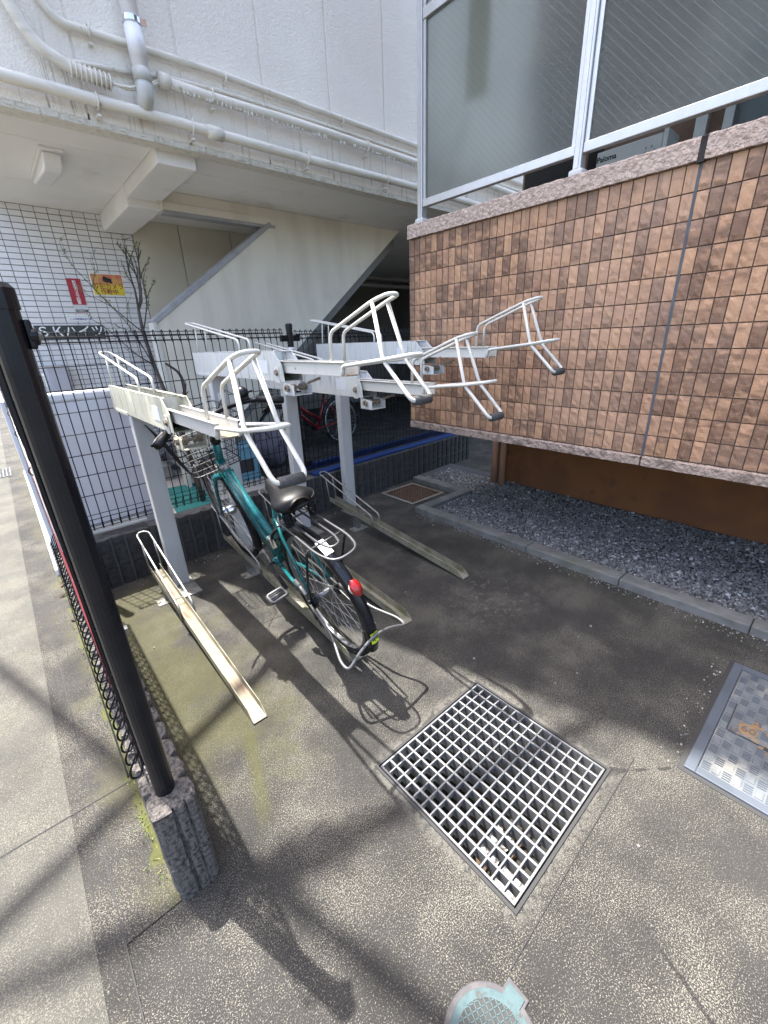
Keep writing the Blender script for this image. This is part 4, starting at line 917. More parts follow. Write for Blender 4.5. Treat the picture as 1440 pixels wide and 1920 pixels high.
# ------------------------------------------------------------------ bicycles
def bicycle(mat4, paint, label, wr=.325, full=True, name='bicycle'):
    """local: y forward from rear hub, z up, x right"""
    b = thing(name, label, 'bicycle', mat4=mat4)
    WB = 1.036; X = Vector((1,0,0))
    def V(x, y, z): return Vector((x, y, z))
    def wheel(c, nm):
        mb = MB(); mb.ring(c, X, wr-.017, .0175, 56, 10); w_ = mb.build(nm, M['rubber'], b, smooth=True)
        mb = MB(); mb.ring(c, X, wr-.037, .0095, 56, 8); mb.ring(c+X*.006, X, wr-.041, .006, 56, 6); mb.ring(c-X*.006, X, wr-.041, .006, 56, 6); mb.build('rim', M['silver'], w_, smooth=True)
        mb = MB(); mb.cyl(c-X*.045, c+X*.045, .014, n=12); mb.cyl(c-X*.033, c-X*.028, .027, n=14); mb.cyl(c+X*.033, c+X*.028, .027, n=14); mb.cyl(c-X*.07, c+X*.07, .005, n=8); mb.build('hub', M['silver'], w_, smooth=True)
        mb = MB()
        for k in range(32):
            a = 2*math.pi*k/32; sg = 1 if k % 2 else -1; a2 = a+(.95 if (k//2) % 2 else -.95)
            mb.cyl(c+X*sg*.030+V(0, math.cos(a2)*.025, math.sin(a2)*.025), c+V(0, math.cos(a)*(wr-.042), math.sin(a)*(wr-.042)), .00105, n=4)
        mb.build('spokes', M['spoke'], w_)
        return w_
    rh, fh = V(0,0,0), V(0,WB,0)
    wheel(rh, 'rear_wheel'); wheel(fh, 'front_wheel')
    def arc_fender(c, a0, a1, nm, m):
        mb = MB(); n = 28; prof = [(-.024,-.010),(-.020,.004),(-.010,.011),(0,.013),(.010,.011),(.020,.004),(.024,-.010)]; Vv = []
        for i in range(n+1):
            a = a0+(a1-a0)*i/n; rr = wr+.014
            for (x, h_) in prof: Vv.append(c+V(x, math.cos(a)*(rr+h_), math.sin(a)*(rr+h_)))
        k = len(prof); mb.add(Vv, [(i*k+j, i*k+j+1, (i+1)*k+j+1, (i+1)*k+j) for i in range(n) for j in range(k-1)])
        o = mb.build(nm, m, b, smooth=True); md = o.modifiers.new('solid', 'SOLIDIFY'); md.thickness = .0016; return o
    rf = arc_fender(rh, R(22), R(196), 'rear_mudguard', M['fender']); ff = arc_fender(fh, R(55), R(205), 'front_mudguard', M['fender'])
    mb = MB()
    for sg in (-1, 1): mb.tube([V(sg*.06,0,0), V(sg*.045,-.18,.01), V(sg*.027,-(wr+.012)*.985,.04)], .0023, 6); mb.tube([V(sg*.06,WB,0), V(sg*.027,WB-(wr+.012)*.93,-.12)], .0023, 6)
    mb.build('mudguard_stays', M['silver'], b)
    # frame
    bb = V(0,.43,-.045); ht, hb = V(0,.775,.53), V(0,.865,.325); st = V(0,.235,.40)
    mb = MB()
    mb.tube([hb+(ht-hb)*1.0, hb-(ht-hb)*.02], .0215, 14)
    mb.tube([ht*.42+hb*.58, V(0,.60,.215), V(0,.365,.07)], .0235, 14)
    mb.tube([hb+V(0,-.005,.03), V(0,.62,.12), bb], .0205, 14)
    mb.tube([bb-V(0,-.004,.02), st], .0165, 14)
    mb.cyl(bb-X*.036, bb+X*.036, .022, n=14)
    for sg in (-1, 1):
        mb.tube([bb+V(sg*.02,-.02,0), V(sg*.048,.22,-.02), V(sg*.062,.0,.0)], .0095, 10)
        mb.tube([V(sg*.012,.262,.30), V(sg*.034,.20,.24), V(sg*.062,.0,.0)], .0078, 10)
    fr = mb.build('frame', paint, b, smooth=True)
    mb = MB(); p0 = ht*.42+hb*.58; q0 = V(0,.60,.215); dd = (q0-p0).normalized(); mb.cyl(p0+dd*.035, p0+dd*.075, .0239, n=16); mb.build('silver_band', M['silver'], fr, smooth=True)
    if full:
        # dark lettering marks running down the lower tube
        mb = MB(); a0 = hb+V(0,-.02,.0); a1 = bb+V(0,.06,.04); g = random.Random(9)
        for k in range(11):
            tt = .12+.062*k; c = a0.lerp(V(0,.62,.12), min(1, tt*1.6)) if tt < .62 else V(0,.62,.12).lerp(a1, (tt-.62)/.5)
            mb.obox(c+V(-.0207,0,-.002), V(.0006,0,0), V(0,-.010,-.007)*g.uniform(.7,1), V(0,-.006,.009)*g.uniform(.5,1))
        mb.build('lettering', M['black_ink'], fr)
    # fork
    mb = MB(); mb.lathe(hb-V(0,-.004,.012), (ht-hb).normalized(), [(-.02,.016),(-.01,.024),(.008,.024),(.016,.018)], 14)
    mb.bar(hb+V(-.052,.006,-.018), hb+V(.052,.006,-.018), .03, .022, upv=(ht-hb).normalized())
    for sg in (-1, 1): mb.tube([hb+V(sg*.050,.006,-.015), V(sg*.052,.945,.18), V(sg*.052,.985,.07), V(sg*.052,1.012,.025), V(sg*.052,WB,0)], .0115, 10, r1=.0075)
    mb.build('fork', paint, b, smooth=True)
    # headset, stem, bars
    mb = MB(); ax = (ht-hb).normalized(); mb.lathe(ht, ax, [(-.005,.024),(.012,.027),(.025,.024),(.03,.018),(.055,.016),(.06,.02),(.075,.018),(.085,.013)], 14); mb.build('headset', M['black_plastic'], b, smooth=True)
    top = ht+ax*.15+V(0,.02,.0)
    mb = MB(); mb.tube([ht+ax*.05, ht+ax*.13, top], .0125, 12)
    hbp = [V(-.285,-.21,.030)+top, V(-.20,-.12,.045)+top, V(-.10,-.01,.02)+top, V(0,.015,0)+top, V(.10,-.01,.02)+top, V(.20,-.12,.045)+top, V(.285,-.21,.030)+top]
    mb.tube(fillet(hbp, .09, 6), .0115, 12); hb_ = mb.build('handlebar', M['black_metal'], b, smooth=True)
    for sg in (-1, 1):
        a, c = V(sg*.205,-.125,.044)+top, V(sg*.292,-.217,.029)+top
        mb = MB(); mb.cyl(a, c, .0165, n=14); mb.build('grip', M['black_plastic'], hb_, smooth=True)
        mb = MB(); e = V(sg*.165,-.075,.05)+top; mb.obox(e, V(sg*.016,-.014,0), V(.010,.010,0), V(0,0,.012)); mb.tube([e+V(0,.02,-.01), e+V(sg*.03,.035,-.02), e+V(sg*.10,-.03,-.03), e+V(sg*.135,-.075,-.035)], .0065, 8); mb.build('brake_lever', M['black_plastic'], hb_, smooth=True)
        mb = MB(); mb.tube([e+V(0,.03,-.005), e+V(-sg*.02,.16,.02), V(sg*.02,.16,-.12)+top, V(sg*.03,.13,-.30)+top], .0025, 6); mb.build('brake_cable', M['black_plastic'], hb_, smooth=True)
    mb = MB(); c = V(.165,-.07,.075)+top; mb.lathe(c, (0,0,1), [(-.022,.010),(-.012,.028),(.0,.033),(.015,.030),(.027,.018),(.031,.006)], 18); mb.tube([c+V(.03,0,-.005), c+V(.05,-.008,.0)], .004, 6); mb.build('bell', M['black_metal'], hb_, smooth=True)
    # saddle
    mb = MB(); secs = [(-.012,.045,.018,.488),(.0,.078,.045,.496),(.025,.092,.056,.502),(.06,.088,.058,.501),(.10,.070,.054,.496),(.14,.050,.048,.491),(.18,.037,.042,.490),(.215,.031,.038,.490),(.24,.024,.030,.488),(.25,.010,.016,.483)]
    n = 18; Vv = []
    for (y, hw_, th, z) in secs:
        for k in range(n):
            a = 2*math.pi*k/n; cx, sz = math.cos(a), math.sin(a)
            Vv.append(V(hw_*(abs(cx)**.75)*(1 if cx > 0 else -1), y, z+(sz*.020 if sz > 0 else sz*th)-.02*abs(cx)**2*(1 if sz > 0 else .2)))
    F = [(i*n+k, i*n+(k+1) % n, (i+1)*n+(k+1) % n, (i+1)*n+k) for i in range(len(secs)-1) for k in range(n)]+[tuple(range(n)), tuple(range(len(secs)*n-1, (len(secs)-1)*n-1, -1))]
    mb.add(Vv, F); sa = mb.build('saddle', M['leather'], b, smooth=True); sb = sa.modifiers.new('sub', 'SUBSURF'); sb.levels = 1; sb.render_levels = 1
    mb = MB(); mb.tube([st-V(0,-.02,.05), st+V(0,-.012,.045)], .0125, 12); mb.obox(st+V(0,-.014,.05), V(.022,0,0), V(0,.02,0), V(0,0,.012)); mb.build('seat_post', M['silver'], b, smooth=True)
    mb = MB()
    for sg in (-1, 1):
        for i in range(6): mb.ring(V(sg*.055,.012,.405+.009*i), (0,0,1), .016, .003, 14, 5)
        mb.tube([V(sg*.03,.24,.455), V(sg*.022,.16,.445), V(sg*.03,.08,.44), V(sg*.055,.012,.40)], .0035, 6)
    mb.build('saddle_springs', M['black_metal'], sa)
    # rear carrier
    zc = .385; cr = M['silver'] if not full else mat('carrier_grey', (.085,.085,.09), .35, .5)
    mb = MB(); mb.tube(fillet([V(-.012,.20,.36), V(-.065,.10,zc), V(-.072,-.20,zc), V(-.050,-.285,zc), V(.050,-.285,zc), V(.072,-.20,zc), V(.065,.10,zc), V(.012,.20,.36)], .045, 5), .0052, 8)
    mb.tube(fillet([V(-.034,.10,zc+.004), V(-.034,-.16,zc+.004), V(-.02,-.215,zc+.006), V(.02,-.215,zc+.006), V(.034,-.16,zc+.004), V(.034,.10,zc+.004)], .03, 5), .0045, 8)
    for y in (.08, -.15): mb.cyl(V(-.085,y,zc-.006), V(.085,y,zc-.006), .0042, n=8)
    ca = mb.build('rear_carrier', cr, b, smooth=True)
    mb = MB()
    for sg in (-1, 1): mb.tube([V(sg*.088,-.15,zc-.012), V(sg*.085,-.06,.15), V(sg*.070,.0,.0)], .0052, 6)
    mb.build('carrier_strut', M['black_metal'], ca, smooth=True)
    if full:
        c = V(0,-(wr+.030)*math.cos(R(38)),(wr+.030)*math.sin(R(38))); dr = V(0,-math.cos(R(38)),math.sin(R(38))); tn = V(0,math.sin(R(38)),math.cos(R(38)))
        mb = MB(); mb.add([], []); 
        mb.lathe(c-dr*.004, dr, [(0,.024),(.012,.025),(.020,.022)], 14); bs = mb.build('tail_light', M['clear_lens'], b, smooth=True)
        mb = MB(); n = 14; Vv = []
        for i in range(5):
            s_ = i/4; rr = [1,1,.9,.65,.2][i]
            for k in range(n):
                a = 2*math.pi*k/n; Vv.append(c+dr*(.014+.018*s_)+X*(.023*rr*math.cos(a))+tn*(.036*rr*math.sin(a)))
        mb.add(Vv, [(i*n+k, i*n+(k+1) % n, (i+1)*n+(k+1) % n, (i+1)*n+k) for i in range(4) for k in range(n)]+[tuple(range(4*n, 5*n))]); mb.build('red_lens', M['red_lens'], bs, smooth=True)
        mb = MB(); a0, a1 = R(176), R(186); rr = wr+.0285; Vv = []
        for i in range(5):
            a = a0+(a1-a0)*i/4
            for x in (-.017, 0, .017): Vv.append(V(x, math.cos(a)*(rr-abs(x)*.18), math.sin(a)*(rr-abs(x)*.18)))
        mb.add(Vv, [(i*3+j, i*3+j+1, (i+1)*3+j+1, (i+1)*3+j) for i in range(4) for j in range(2)]); stk = mb.build('sticker', M['yellow_sticker'], rf)
        mb = MB(); g = random.Random(2)
        for k in range(4): a = R(181); mb.obox(V(-.011+.0075*k, math.cos(a)*(rr+.0006), math.sin(a)*(rr+.0006)), V(.0026,0,0), V(0,.0005,0), V(0,0,g.uniform(.006,.010)))
        mb.build('sticker_print', M['black_ink'], stk)
        mb = MB(); a0, a1 = R(104), R(116); rr = wr+.0290; Vv = []
        for i in range(5):
            a = a0+(a1-a0)*i/4
            for x in (-.019, 0, .019): Vv.append(V(x, math.cos(a)*(rr-abs(x)*.15), math.sin(a)*(rr-abs(x)*.15)))
        mb.add(Vv, [(i*3+j, i*3+j+1, (i+1)*3+j+1, (i+1)*3+j) for i in range(4) for j in range(2)]); mb.build('registration_label', M['white_print'], rf)
        # ring lock
        mb = MB(); c = V(0,.262,.215); mb.ring(c, V(0,1,.5), .058, .0085, 24, 8, R(-40), R(220)); lk = mb.build('ring_lock', M['black_plastic'], b, smooth=True)
        mb = MB(); mb.obox(V(-.062,.275,.185), V(.012,0,0), V(0,.020,-.006), V(0,.008,.028)); mb.build('lock_body', M['chrome'], lk, bevel=.004)
    # cranks, pedals, chain case
    mb = MB(); mb.cyl(bb-X*.062, bb+X*.075, .009, n=10); mb.bar(bb-X*.062, bb+V(-.062,-.135,-.085), .012, .02, upv=(1,0,0)); mb.bar(bb+X*.07, bb+V(.07,.135,.085), .012, .02, upv=(1,0,0)); cr_ = mb.build('crank', M['black_metal'], b)
    for sg, e in ((-1, V(-.062,-.135,-.085)), (1, V(.07,.135,.085))):
        mb = MB(); c = bb+e+X*sg*.055; mb.tube(fillet([c+V(-.042,-.034,0), c+V(.042,-.034,0), c+V(.042,.034,0), c+V(-.042,.034,0)], .014, 4, True), .0085, 8, closed=True); mb.cyl(c-X*.042, c+X*.042, .008, n=8)
        mb.bar(c+V(-.04,.016,0), c+V(.04,.016,0), .005, .012); mb.bar(c+V(-.04,-.016,0), c+V(.04,-.016,0), .005, .012); mb.build('pedal', M['dull_steel'] if full else M['black_plastic'], b, smooth=True)
    mb = MB(); mb.prism([(-.03,-.035),(.10,-.055),(.38,-.125),(.47,-.12),(.52,-.06),(.50,.015),(.44,.045),(.10,.045),(-.03,.035)], lambda a, z_, t: (.052 if t == 0 else .066, a, z_)); mb.build('chain_case', M['black_plastic'], b, bevel=.006)
    # hub brake, stand
    mb = MB(); mb.cyl(V(-.052,0,0), V(-.072,0,0), .038, n=20); mb.cyl(V(-.072,0,0), V(-.084,0,0), .012, n=10); mb.bar(V(-.062,.03,.0), V(-.062,.16,-.03), .008, .016); mb.build('hub_brake', M['black_metal'], b)
    if full:
        mb = MB(); q = [V(-.080,.0,-.005), V(-.105,-.20,-.03), V(-.150,-.315,-.045), V(-.150,-.365,-.05), V(-.075,-.362,.0), V(.0,-.366,.03), V(.075,-.362,.0), V(.150,-.365,-.05), V(.150,-.315,-.045), V(.105,-.20,-.03), V(.080,.0,-.005)]
        mb.tube(fillet(q, .035, 5), .0062, 8); mb.build('stand', M['dull_steel'], b, smooth=True)
        mb = MB(); mb.obox(V(-.078,-.02,-.045), V(.006,0,0), V(0,.012,-.006), V(0,.006,.040)); mb.obox(V(-.078,-.055,-.085), V(.005,0,0), V(0,.010,-.01), V(0,.010,.018)); mb.build('stand_bracket', M['black_metal'], b)
        mb = MB(); mb.tube([V(-.062,.05,.0), V(-.045,.18,-.008)], .0112, 10); mb.build('seat_stay_sleeve', M['silver'], fr, smooth=True)
        # dynamo hub
        mb = MB(); mb.lathe(fh-X*.048, (1,0,0), [(0,.020),(.004,.034),(.02,.037),(.06,.037),(.08,.034),(.085,.02)], 20); mb.build('dynamo_hub', M['chrome'], b, smooth=True)
    # basket
    mb = MB(); y0, y1, z0, z1, w0, w1 = .89, 1.15, .335, .585, .135, .20; Y0, Y1 = .85, 1.26
    def ringz(f):
        return [V(-(w0+(w1-w0)*f), y0+(Y0-y0)*f, z0+(z1-z0)*f), V(w0+(w1-w0)*f, y0+(Y0-y0)*f, z0+(z1-z0)*f), V(w0+(w1-w0)*f, y1+(Y1-y1)*f, z0+(z1-z0)*f), V(-(w0+(w1-w0)*f), y1+(Y1-y1)*f, z0+(z1-z0)*f)]
    for i in range(8): mb.tube(fillet(ringz(i/7), .04, 4, True), .0035 if i in (0, 7) else .0016, 5, closed=True)
    for a in range(4):
        for k in range(1, 10):
            l, h_ = ringz(0), ringz(1); mb.cyl(l[a].lerp(l[(a+1) % 4], k/10), h_[a].lerp(h_[(a+1) % 4], k/10), .0015, n=4)
    for k in range(1, 8): l = ringz(0); mb.cyl(l[0].lerp(l[3], k/8), l[1].lerp(l[2], k/8), .0015, n=4); mb.cyl(l[0].lerp(l[1], k/8), l[3].lerp(l[2], k/8), .0015, n=4)
    bk = mb.build('basket', M['black_wire'], b)
    mb = MB()
    for sg in (-1, 1): mb.tube([V(sg*.07,WB,.0), V(sg*.075,1.06,.17), V(sg*.08,1.08,.335)], .0045, 6)
    mb.build('basket_stay', M['silver'], bk, smooth=True)
    mb = MB(); c = V(0,1.08,.30); mb.lathe(c, (0,1,0), [(-.02,.02),(0,.034),(.03,.036),(.04,.03)], 14); mb.build('front_lamp', M['black_plastic'], b, smooth=True)
    return b
# teal bike: leaning left in the second channel
rhub, fhub = Vector((.835,1.395,.345)), Vector((.850,2.425,.452))
fwd = (fhub-rhub).normalized(); lean = R(-12.0)
r0 = Vector((fwd.y, -fwd.x, 0)).normalized(); u0 = r0.cross(fwd)
upv = u0*math.cos(lean)+r0*math.sin(lean); rv = fwd.cross(upv)
bm = Matrix.Identity(4)
for i in range(3): bm[i][0] = rv[i]; bm[i][1] = fwd[i]; bm[i][2] = upv[i]; bm[i][3] = rhub[i]
bicycle(bm, M['teal'], 'teal city bicycle with black saddle and rear carrier, leaning in the rack')
rb = Matrix.Translation((3.56, 5.0, .327)) @ Matrix.Rotation(R(96), 4, 'Z') @ Matrix.Rotation(R(6), 4, 'Y')
bicycle(rb, M['red_bike'], 'red bicycle parked under the stair behind the fence', full=False)
rb2 = Matrix.Translation((2.75, 5.35, .327)) @ Matrix.Rotation(R(80), 4, 'Z') @ Matrix.Rotation(R(-5), 4, 'Y')
# ------------------------------------------------------------------ drain grates and covers
gt = thing('drain_grate', 'large square galvanised steel bar grate over the sunlit drain pit', 'grate', ((GX0+GX1)/2, (GY0+GY1)/2, 0))
a0, a1, b0, b1 = GX0+.010, GX1-.010, GY0+.010, GY1-.010
for (x0, x1, y0, y1) in ((a0,a1,b0,b0+.006),(a0,a1,b1-.006,b1),(a0,a0+.006,b0+.0061,b1-.0061),(a1-.006,a1,b0+.0061,b1-.0061)):
    mb = MB(); mb.box(x0, x1, y0, y1, -.046, .0035); mb.build('border_bar', M['grate_steel'], gt)
N = 13
for i in range(1, N):
    x = a0+(a1-a0)*i/N; mb = MB(); mb.box(x-.0035, x+.0035, b0+.0062, b1-.0062, -.044, .002); mb.build('bearing_bar', M['grate_steel'], gt, bevel=.0012)
for i in range(1, N+1):
    y = b0+(b1-b0)*i/(N+1); mb = MB(); mb.box(a0+.0062, a1-.0062, y-.0028, y+.0028, -.018, .0028); mb.build('cross_bar', M['grate_steel'], gt, bevel=.0012)
fr = MB()
for (x0, x1, y0, y1) in ((GX0-.004,GX1+.004,GY0-.004,GY0+.005),(GX0-.004,GX1+.004,GY1-.005,GY1+.004),(GX0-.004,GX0+.005,GY0+.0051,GY1-.0051),(GX1-.005,GX1+.004,GY0+.0051,GY1-.0051)): fr.box(x0, x1, y0, y1, -.06, .0045)
fr.build('seat_frame', M['dark_gap'], gt)
g = random.Random(11)
def crumple(name, c, r, m, label, cat):
    mb = MB(); n = 9; Vv = []
    for i in range(n):
        for j in range(n):
            x, y = (i/(n-1)-.5)*2*r, (j/(n-1)-.5)*2*r
            Vv.append(Vector(c)+Vector((x, y*.6, .012+.03*mnoise.noise((x*40+c[0]*9, y*40, 0))+.01*mnoise.noise((x*120, y*120, 1)))))
    mb.add(Vv, [(i*n+j, (i+1)*n+j, (i+1)*n+j+1, i*n+j+1) for i in range(n-1) for j in range(n-1)])
    o = mb.build(name, m, origin=c); md = o.modifiers.new('solid', 'SOLIDIFY'); md.thickness = .001
    return tag(o, label, cat)
crumple('plastic_bag', (.90,.42,-.61), .13, M['white_print'], 'crumpled white plastic bag at the bottom of the drain pit', 'litter')
crumple('paper_scrap', (1.02,.56,-.61), .08, M['paper'], 'pale paper scrap in the drain pit under the grate', 'litter')
crumple('candy_wrapper', (.80,.33,-.60), .05, M['orange_plastic'], 'small orange wrapper in the near corner of the drain pit', 'litter')
mb = MB()
for k in range(160):
    x, y = g.uniform(GX0+.02, GX1-.02), g.uniform(GY0+.02, GY1-.02); r = g.uniform(.006,.016); a = g.uniform(0,6.28)
    mb.obox((x, y, -.616+g.uniform(0,.012)), (r*math.cos(a), r*math.sin(a), g.uniform(-.004,.004)), (-r*.5*math.sin(a), r*.5*math.cos(a), g.uniform(-.004,.004)), (0,0,.0008))
tag(mb.build('leaf_litter', M['dry_leaf']), 'dead leaves and silt lying in the drain pit', 'litter', kind='stuff')
dg = thing('drain_grate', 'small rusty cast iron drain grate by the back wall', 'grate', ((FX0+FX1)/2, (FY0+FY1)/2, 0))
fr = MB(); c0, c1, e0, e1 = FX0+.02, FX1-.02, FY0+.02, FY1-.02
for (x0, x1, y0, y1) in ((c0,c1,e0,e0+.02),(c0,c1,e1-.02,e1),(c0,c0+.02,e0+.0201,e1-.0201),(c1-.02,c1,e0+.0201,e1-.0201)): fr.box(x0, x1, y0, y1, -.03, .002)
fr.build('frame', M['cast_iron'], dg)
for i in range(1, 10):
    x = c0+.02+(c1-c0-.04)*i/10; mb = MB(); mb.box(x-.007, x+.007, e0+.0202, e1-.0202, -.03, .0); mb.build('bar', M['cast_iron'], dg)
for i in range(1, 10):
    y = e0+.02+(e1-e0-.04)*i/10; mb = MB(); mb.box(c0+.0202, c1-.0202, y-.007, y+.007, -.028, .001); mb.build('cross_bar', M['cast_iron'], dg)
mb = MB()
for (x0, x1, y0, y1) in ((FX0,FX1,FY0,FY0+.0199),(FX0,FX1,FY1-.0199,FY1),(FX0,FX0+.0199,FY0+.02,FY1-.02),(FX1-.0199,FX1,FY0+.02,FY1-.02)): mb.box(x0, x1, y0, y1, -.2, .0015)
mb.build('concrete_seat', M['concrete'], dg)
# rectangular cover at the right edge
CX0, CX1, CY0, CY1 = 1.385, 2.10, -.62, .098
cv = thing('access_cover', 'rectangular pale metal access cover with brick-pattern tread, half in shade', 'cover', (1.75, -.2, 0))
mb = MB(); mb.box(CX0-.016, CX1+.016, CY0-.016, CY1+.016, -.02, .002); mb.build('gap_frame', M['dark_gap'], cv)
mb = MB()
for (x0, x1, y0, y1) in ((CX0,CX1,CY0,CY0+.032),(CX0,CX1,CY1-.032,CY1),(CX0,CX0+.032,CY0+.0321,CY1-.0321),(CX1-.032,CX1,CY0+.0321,CY1-.0321)): mb.box(x0, x1, y0, y1, -.01, .010)
mb.build('frame', M['cover_frame'], cv, bevel=.002)
mb = MB(); mb.box(CX0+.034, CX1-.034, CY0+.034, CY1-.034, -.01, .0055); pl = mb.build('plate', M['cover_blue'], cv)
mb = MB(); mc = MB(); pit_x, pit_y = .0462, .028
for i in range(14):
    for j in range(23):
        x = CX0+.058+i*pit_x+(.0 if j % 2 else .0); y = CY1-.050-j*pit_y
        ch = (i+j) % 2
        if abs(x-1.709) < .05 and abs(y+.02) < .036: continue
        if ch: mb.obox((x, y, .0065), (.0165,0,0), (0,.0105,0), (0,0,.0018))
        else:
            for q in range(4): mc.obox((x-.015+.010*q, y, .0062), (.0022,0,0), (0,.0115,0), (0,0,.0014))
mb.build('tread_pads', M['cover_blue'], pl, bevel=.003)['kind'] = 'stuff'
mc.build('tread_ribs', M['cover_frame'], pl)['kind'] = 'stuff'
mb = MB(); x0, x1, y0, y1 = 1.662, 1.83, -.24, .038
for (p, q) in (((x0,y1),(x1,y1)),((x0,y1),(x0,y0))): mb.bar((*p,.0078), (*q,.0078), .0040, .0012)
mb.box(x0-.010, x0+.004, -.095, -.070, .006, .0088)
mb.build('hatch_line', M['dark_gap'], pl)
mb = MB(); mb.lathe((1.709, -.018, .0056), (0,0,1), [(0,.036),(.0024,.034)], 24); em = mb.build('emblem', M['cover_rust'], pl)
oy = ORI[pl.name].y
for v_ in em.data.vertices: v_.co.y = (v_.co.y+oy+.018)*.78-.018-oy
text('60', .046, M['cover_frame'], em, (1.709, -.018, .0084), .0006, ax=(0,-1,0), ay=(1,0,0))
mb = MB(); gq = random.Random(4)
for k in range(26): a_ = gq.uniform(0,6.28); q_ = gq.uniform(.03,.085); mb.lathe((1.709+q_*math.cos(a_), -.05+q_*math.sin(a_), .0079), (0,0,1), [(0,gq.uniform(.004,.014)),(.0004,.003)], 8)
mb.build('rust_stain', M['cover_rust'], pl)['kind'] = 'stuff'
# round valve cover at the bottom edge
rc = thing('valve_cover', 'round pale blue valve cover with square hinge tab at the bottom edge', 'cover', (.40, .165, 0))
RC = Vector((.389, .1697, 0)); hd = Vector((1,0,0)); hs = Vector((-hd.y,hd.x,0))
mb = MB(); mb.lathe(RC, (0,0,1), [(0,.104),(.005,.102)], 48); mb.obox(RC+hd*.084+hs*.012+Vector((0,0,.0022)), hd*.036, hs*.0265, Vector((0,0,.0024))); mb.build('rim', M['round_rim'], rc, bevel=.002)
mb = MB(); mb.lathe(RC+Vector((0,0,.005)), (0,0,1), [(0,.0905),(.0022,.0895)], 48); mb.obox(RC+hd*.086+hs*.012+Vector((0,0,.0060)), hd*.025, hs*.0195, Vector((0,0,.0011))); mb.build('lid_ring', M['round_cyan'], rc)
mb = MB(); mb.lathe(RC+Vector((0,0,.0072)), (0,0,1), [(0,.0745),(.0006,.0745)], 48); pn = mb.build('lid_panel', M['round_grey'], rc)
mb = MB()
for k in range(-6, 7):
    o_ = k*.0118; L = math.sqrt(max(0, .0745**2-o_**2))
    if L < .01: continue
    u_, v_ = Vector((.94,-.34,0)), Vector((.34,.94,0))
    for aa, bb in ((u_, v_), (v_, u_)): mb.bar(RC+aa*o_-bb*L+Vector((0,0,.0082)), RC+aa*o_+bb*L+Vector((0,0,.0082)), .0018, .0010)
mb.build('grid_ribs', M['round_cyan'], rc)
mb = MB(); mb.ring(RC+Vector((.0,-.01,.0088)), (0,0,1), .016, .0014, 24, 5); mb.build('centre_ring', M['round_cyan'], rc)
# far street grate
sg_ = thing('drain_grate', 'steel street drain grate far along the gutter at the left edge', 'grate', (-.23, 6.95, 0))
mb = MB(); mb.box(-.42, -.17, 6.7, 7.2, .0045, .006); mb.build('recess', M['dark_gap'], sg_)
for i in range(8): mb = MB(); mb.box(-.42+.034*i, -.412+.034*i, 6.7, 7.2, .0062, .012); mb.build('bar', M['grate_steel'], sg_)
for i in range(7): mb = MB(); mb.box(-.42, -.17, 6.7+.082*i, 6.71+.082*i, .0063, .0115); mb.build('cross_bar', M['grate_steel'], sg_)

# ------------------------------------------------------------------ things behind the fence
sh = thing('shrub', 'sparse leafless shrub with a few new leaves behind the fence', 'shrub', (1.16, 4.0, 0))
mb = MB(); lv = MB(); g = random.Random(21)
def px(p): return Vector(p)
main = [px((1.17,4.0,.0)), px((1.14,3.98,.40)), px((1.08,4.0,.85)), px((1.01,4.0,1.25)), px((.985,4.0,1.5)), px((.99,4.0,1.66))]
mb.tube(main, .023, 8, r1=.011)
def twig(p, d, L, r, depth):
    pts = [p]; q = p.copy(); n = 6
    for i in range(n):
        d = (d+Vector((g.gauss(0,.13), g.gauss(0,.13), g.gauss(.03,.08)))).normalized(); q = q+d*L/n; pts.append(q.copy())
        if depth > 0 and i > 0 and g.random() < .75:
            dd = (d+Vector((g.gauss(0,.5), g.gauss(0,.4), g.gauss(.25,.3)))).normalized(); twig(q, dd, L*g.uniform(.25,.45), r*.5, depth-1)
        if depth <= 1 and q.z > 1.5 and g.random() < .28:
            for _ in range(3):
                a = Vector((g.gauss(0,1), g.gauss(0,1), g.gauss(.4,.6))).normalized(); l_ = g.uniform(.008,.016); s_ = a.cross(Vector((g.gauss(0,1),g.gauss(0,1),g.gauss(0,1)))).normalized()*l_*.35
                o = len(lv.v); lv.v += [q, q+a*l_*.5+s_, q+a*l_, q+a*l_*.5-s_]; lv.f.append((o,o+1,o+2,o+3)); lv.m.append(0)
    mb.tube(pts, r, 5, r1=r*.35)
for p, d, L, r in ((main[-1],(.30,.0,.9),.40,.010),(main[-1],(.55,.05,.9),.46,.009),(main[-1],(.12,.1,1),.44,.009),(main[3],(-.75,0,.45),.40,.006),(main[3],(-.35,-.1,.8),.40,.006),(main[2],(.45,.1,.6),.25,.012),(main[4],(-.75,.1,.65),.50,.005),(main[2],(-.6,0,.55),.25,.014),(main[4],(.35,0,.9),.40,.006)):
    twig(p, Vector(d).normalized(), L, r, 2)
mb.tube(fillet([main[2], px((1.22,4.0,1.02)), px((1.20,4.0,1.18)), px((1.10,4.0,1.26))], .07, 5), .016, 7, r1=.010)
mb.build('branches', M['bark'], sh, smooth=True); lv.build('leaves', M['leaf'], sh)
o = MB(); o.prism([(.86,3.72),(1.26,3.74),(1.33,4.66),(1.02,4.68)], lambda a, b, t: (a, b, .003 if t == 0 else .012))
tag(o.build('door_mat', M['teal_mat']), 'teal green mat on the ground behind the fence by the shrub', 'mat')
s = thing('storage_box', 'pale blue plastic crate behind the fence', 'box', (1.75, 4.35, 0))
mb = MB()
for (x0, x1, y0, y1) in ((1.58,1.92,4.30,4.315),(1.58,1.92,4.585,4.60),(1.58,1.595,4.3151,4.5849),(1.905,1.92,4.3151,4.5849)): mb.box(x0, x1, y0, y1, .02, .36)
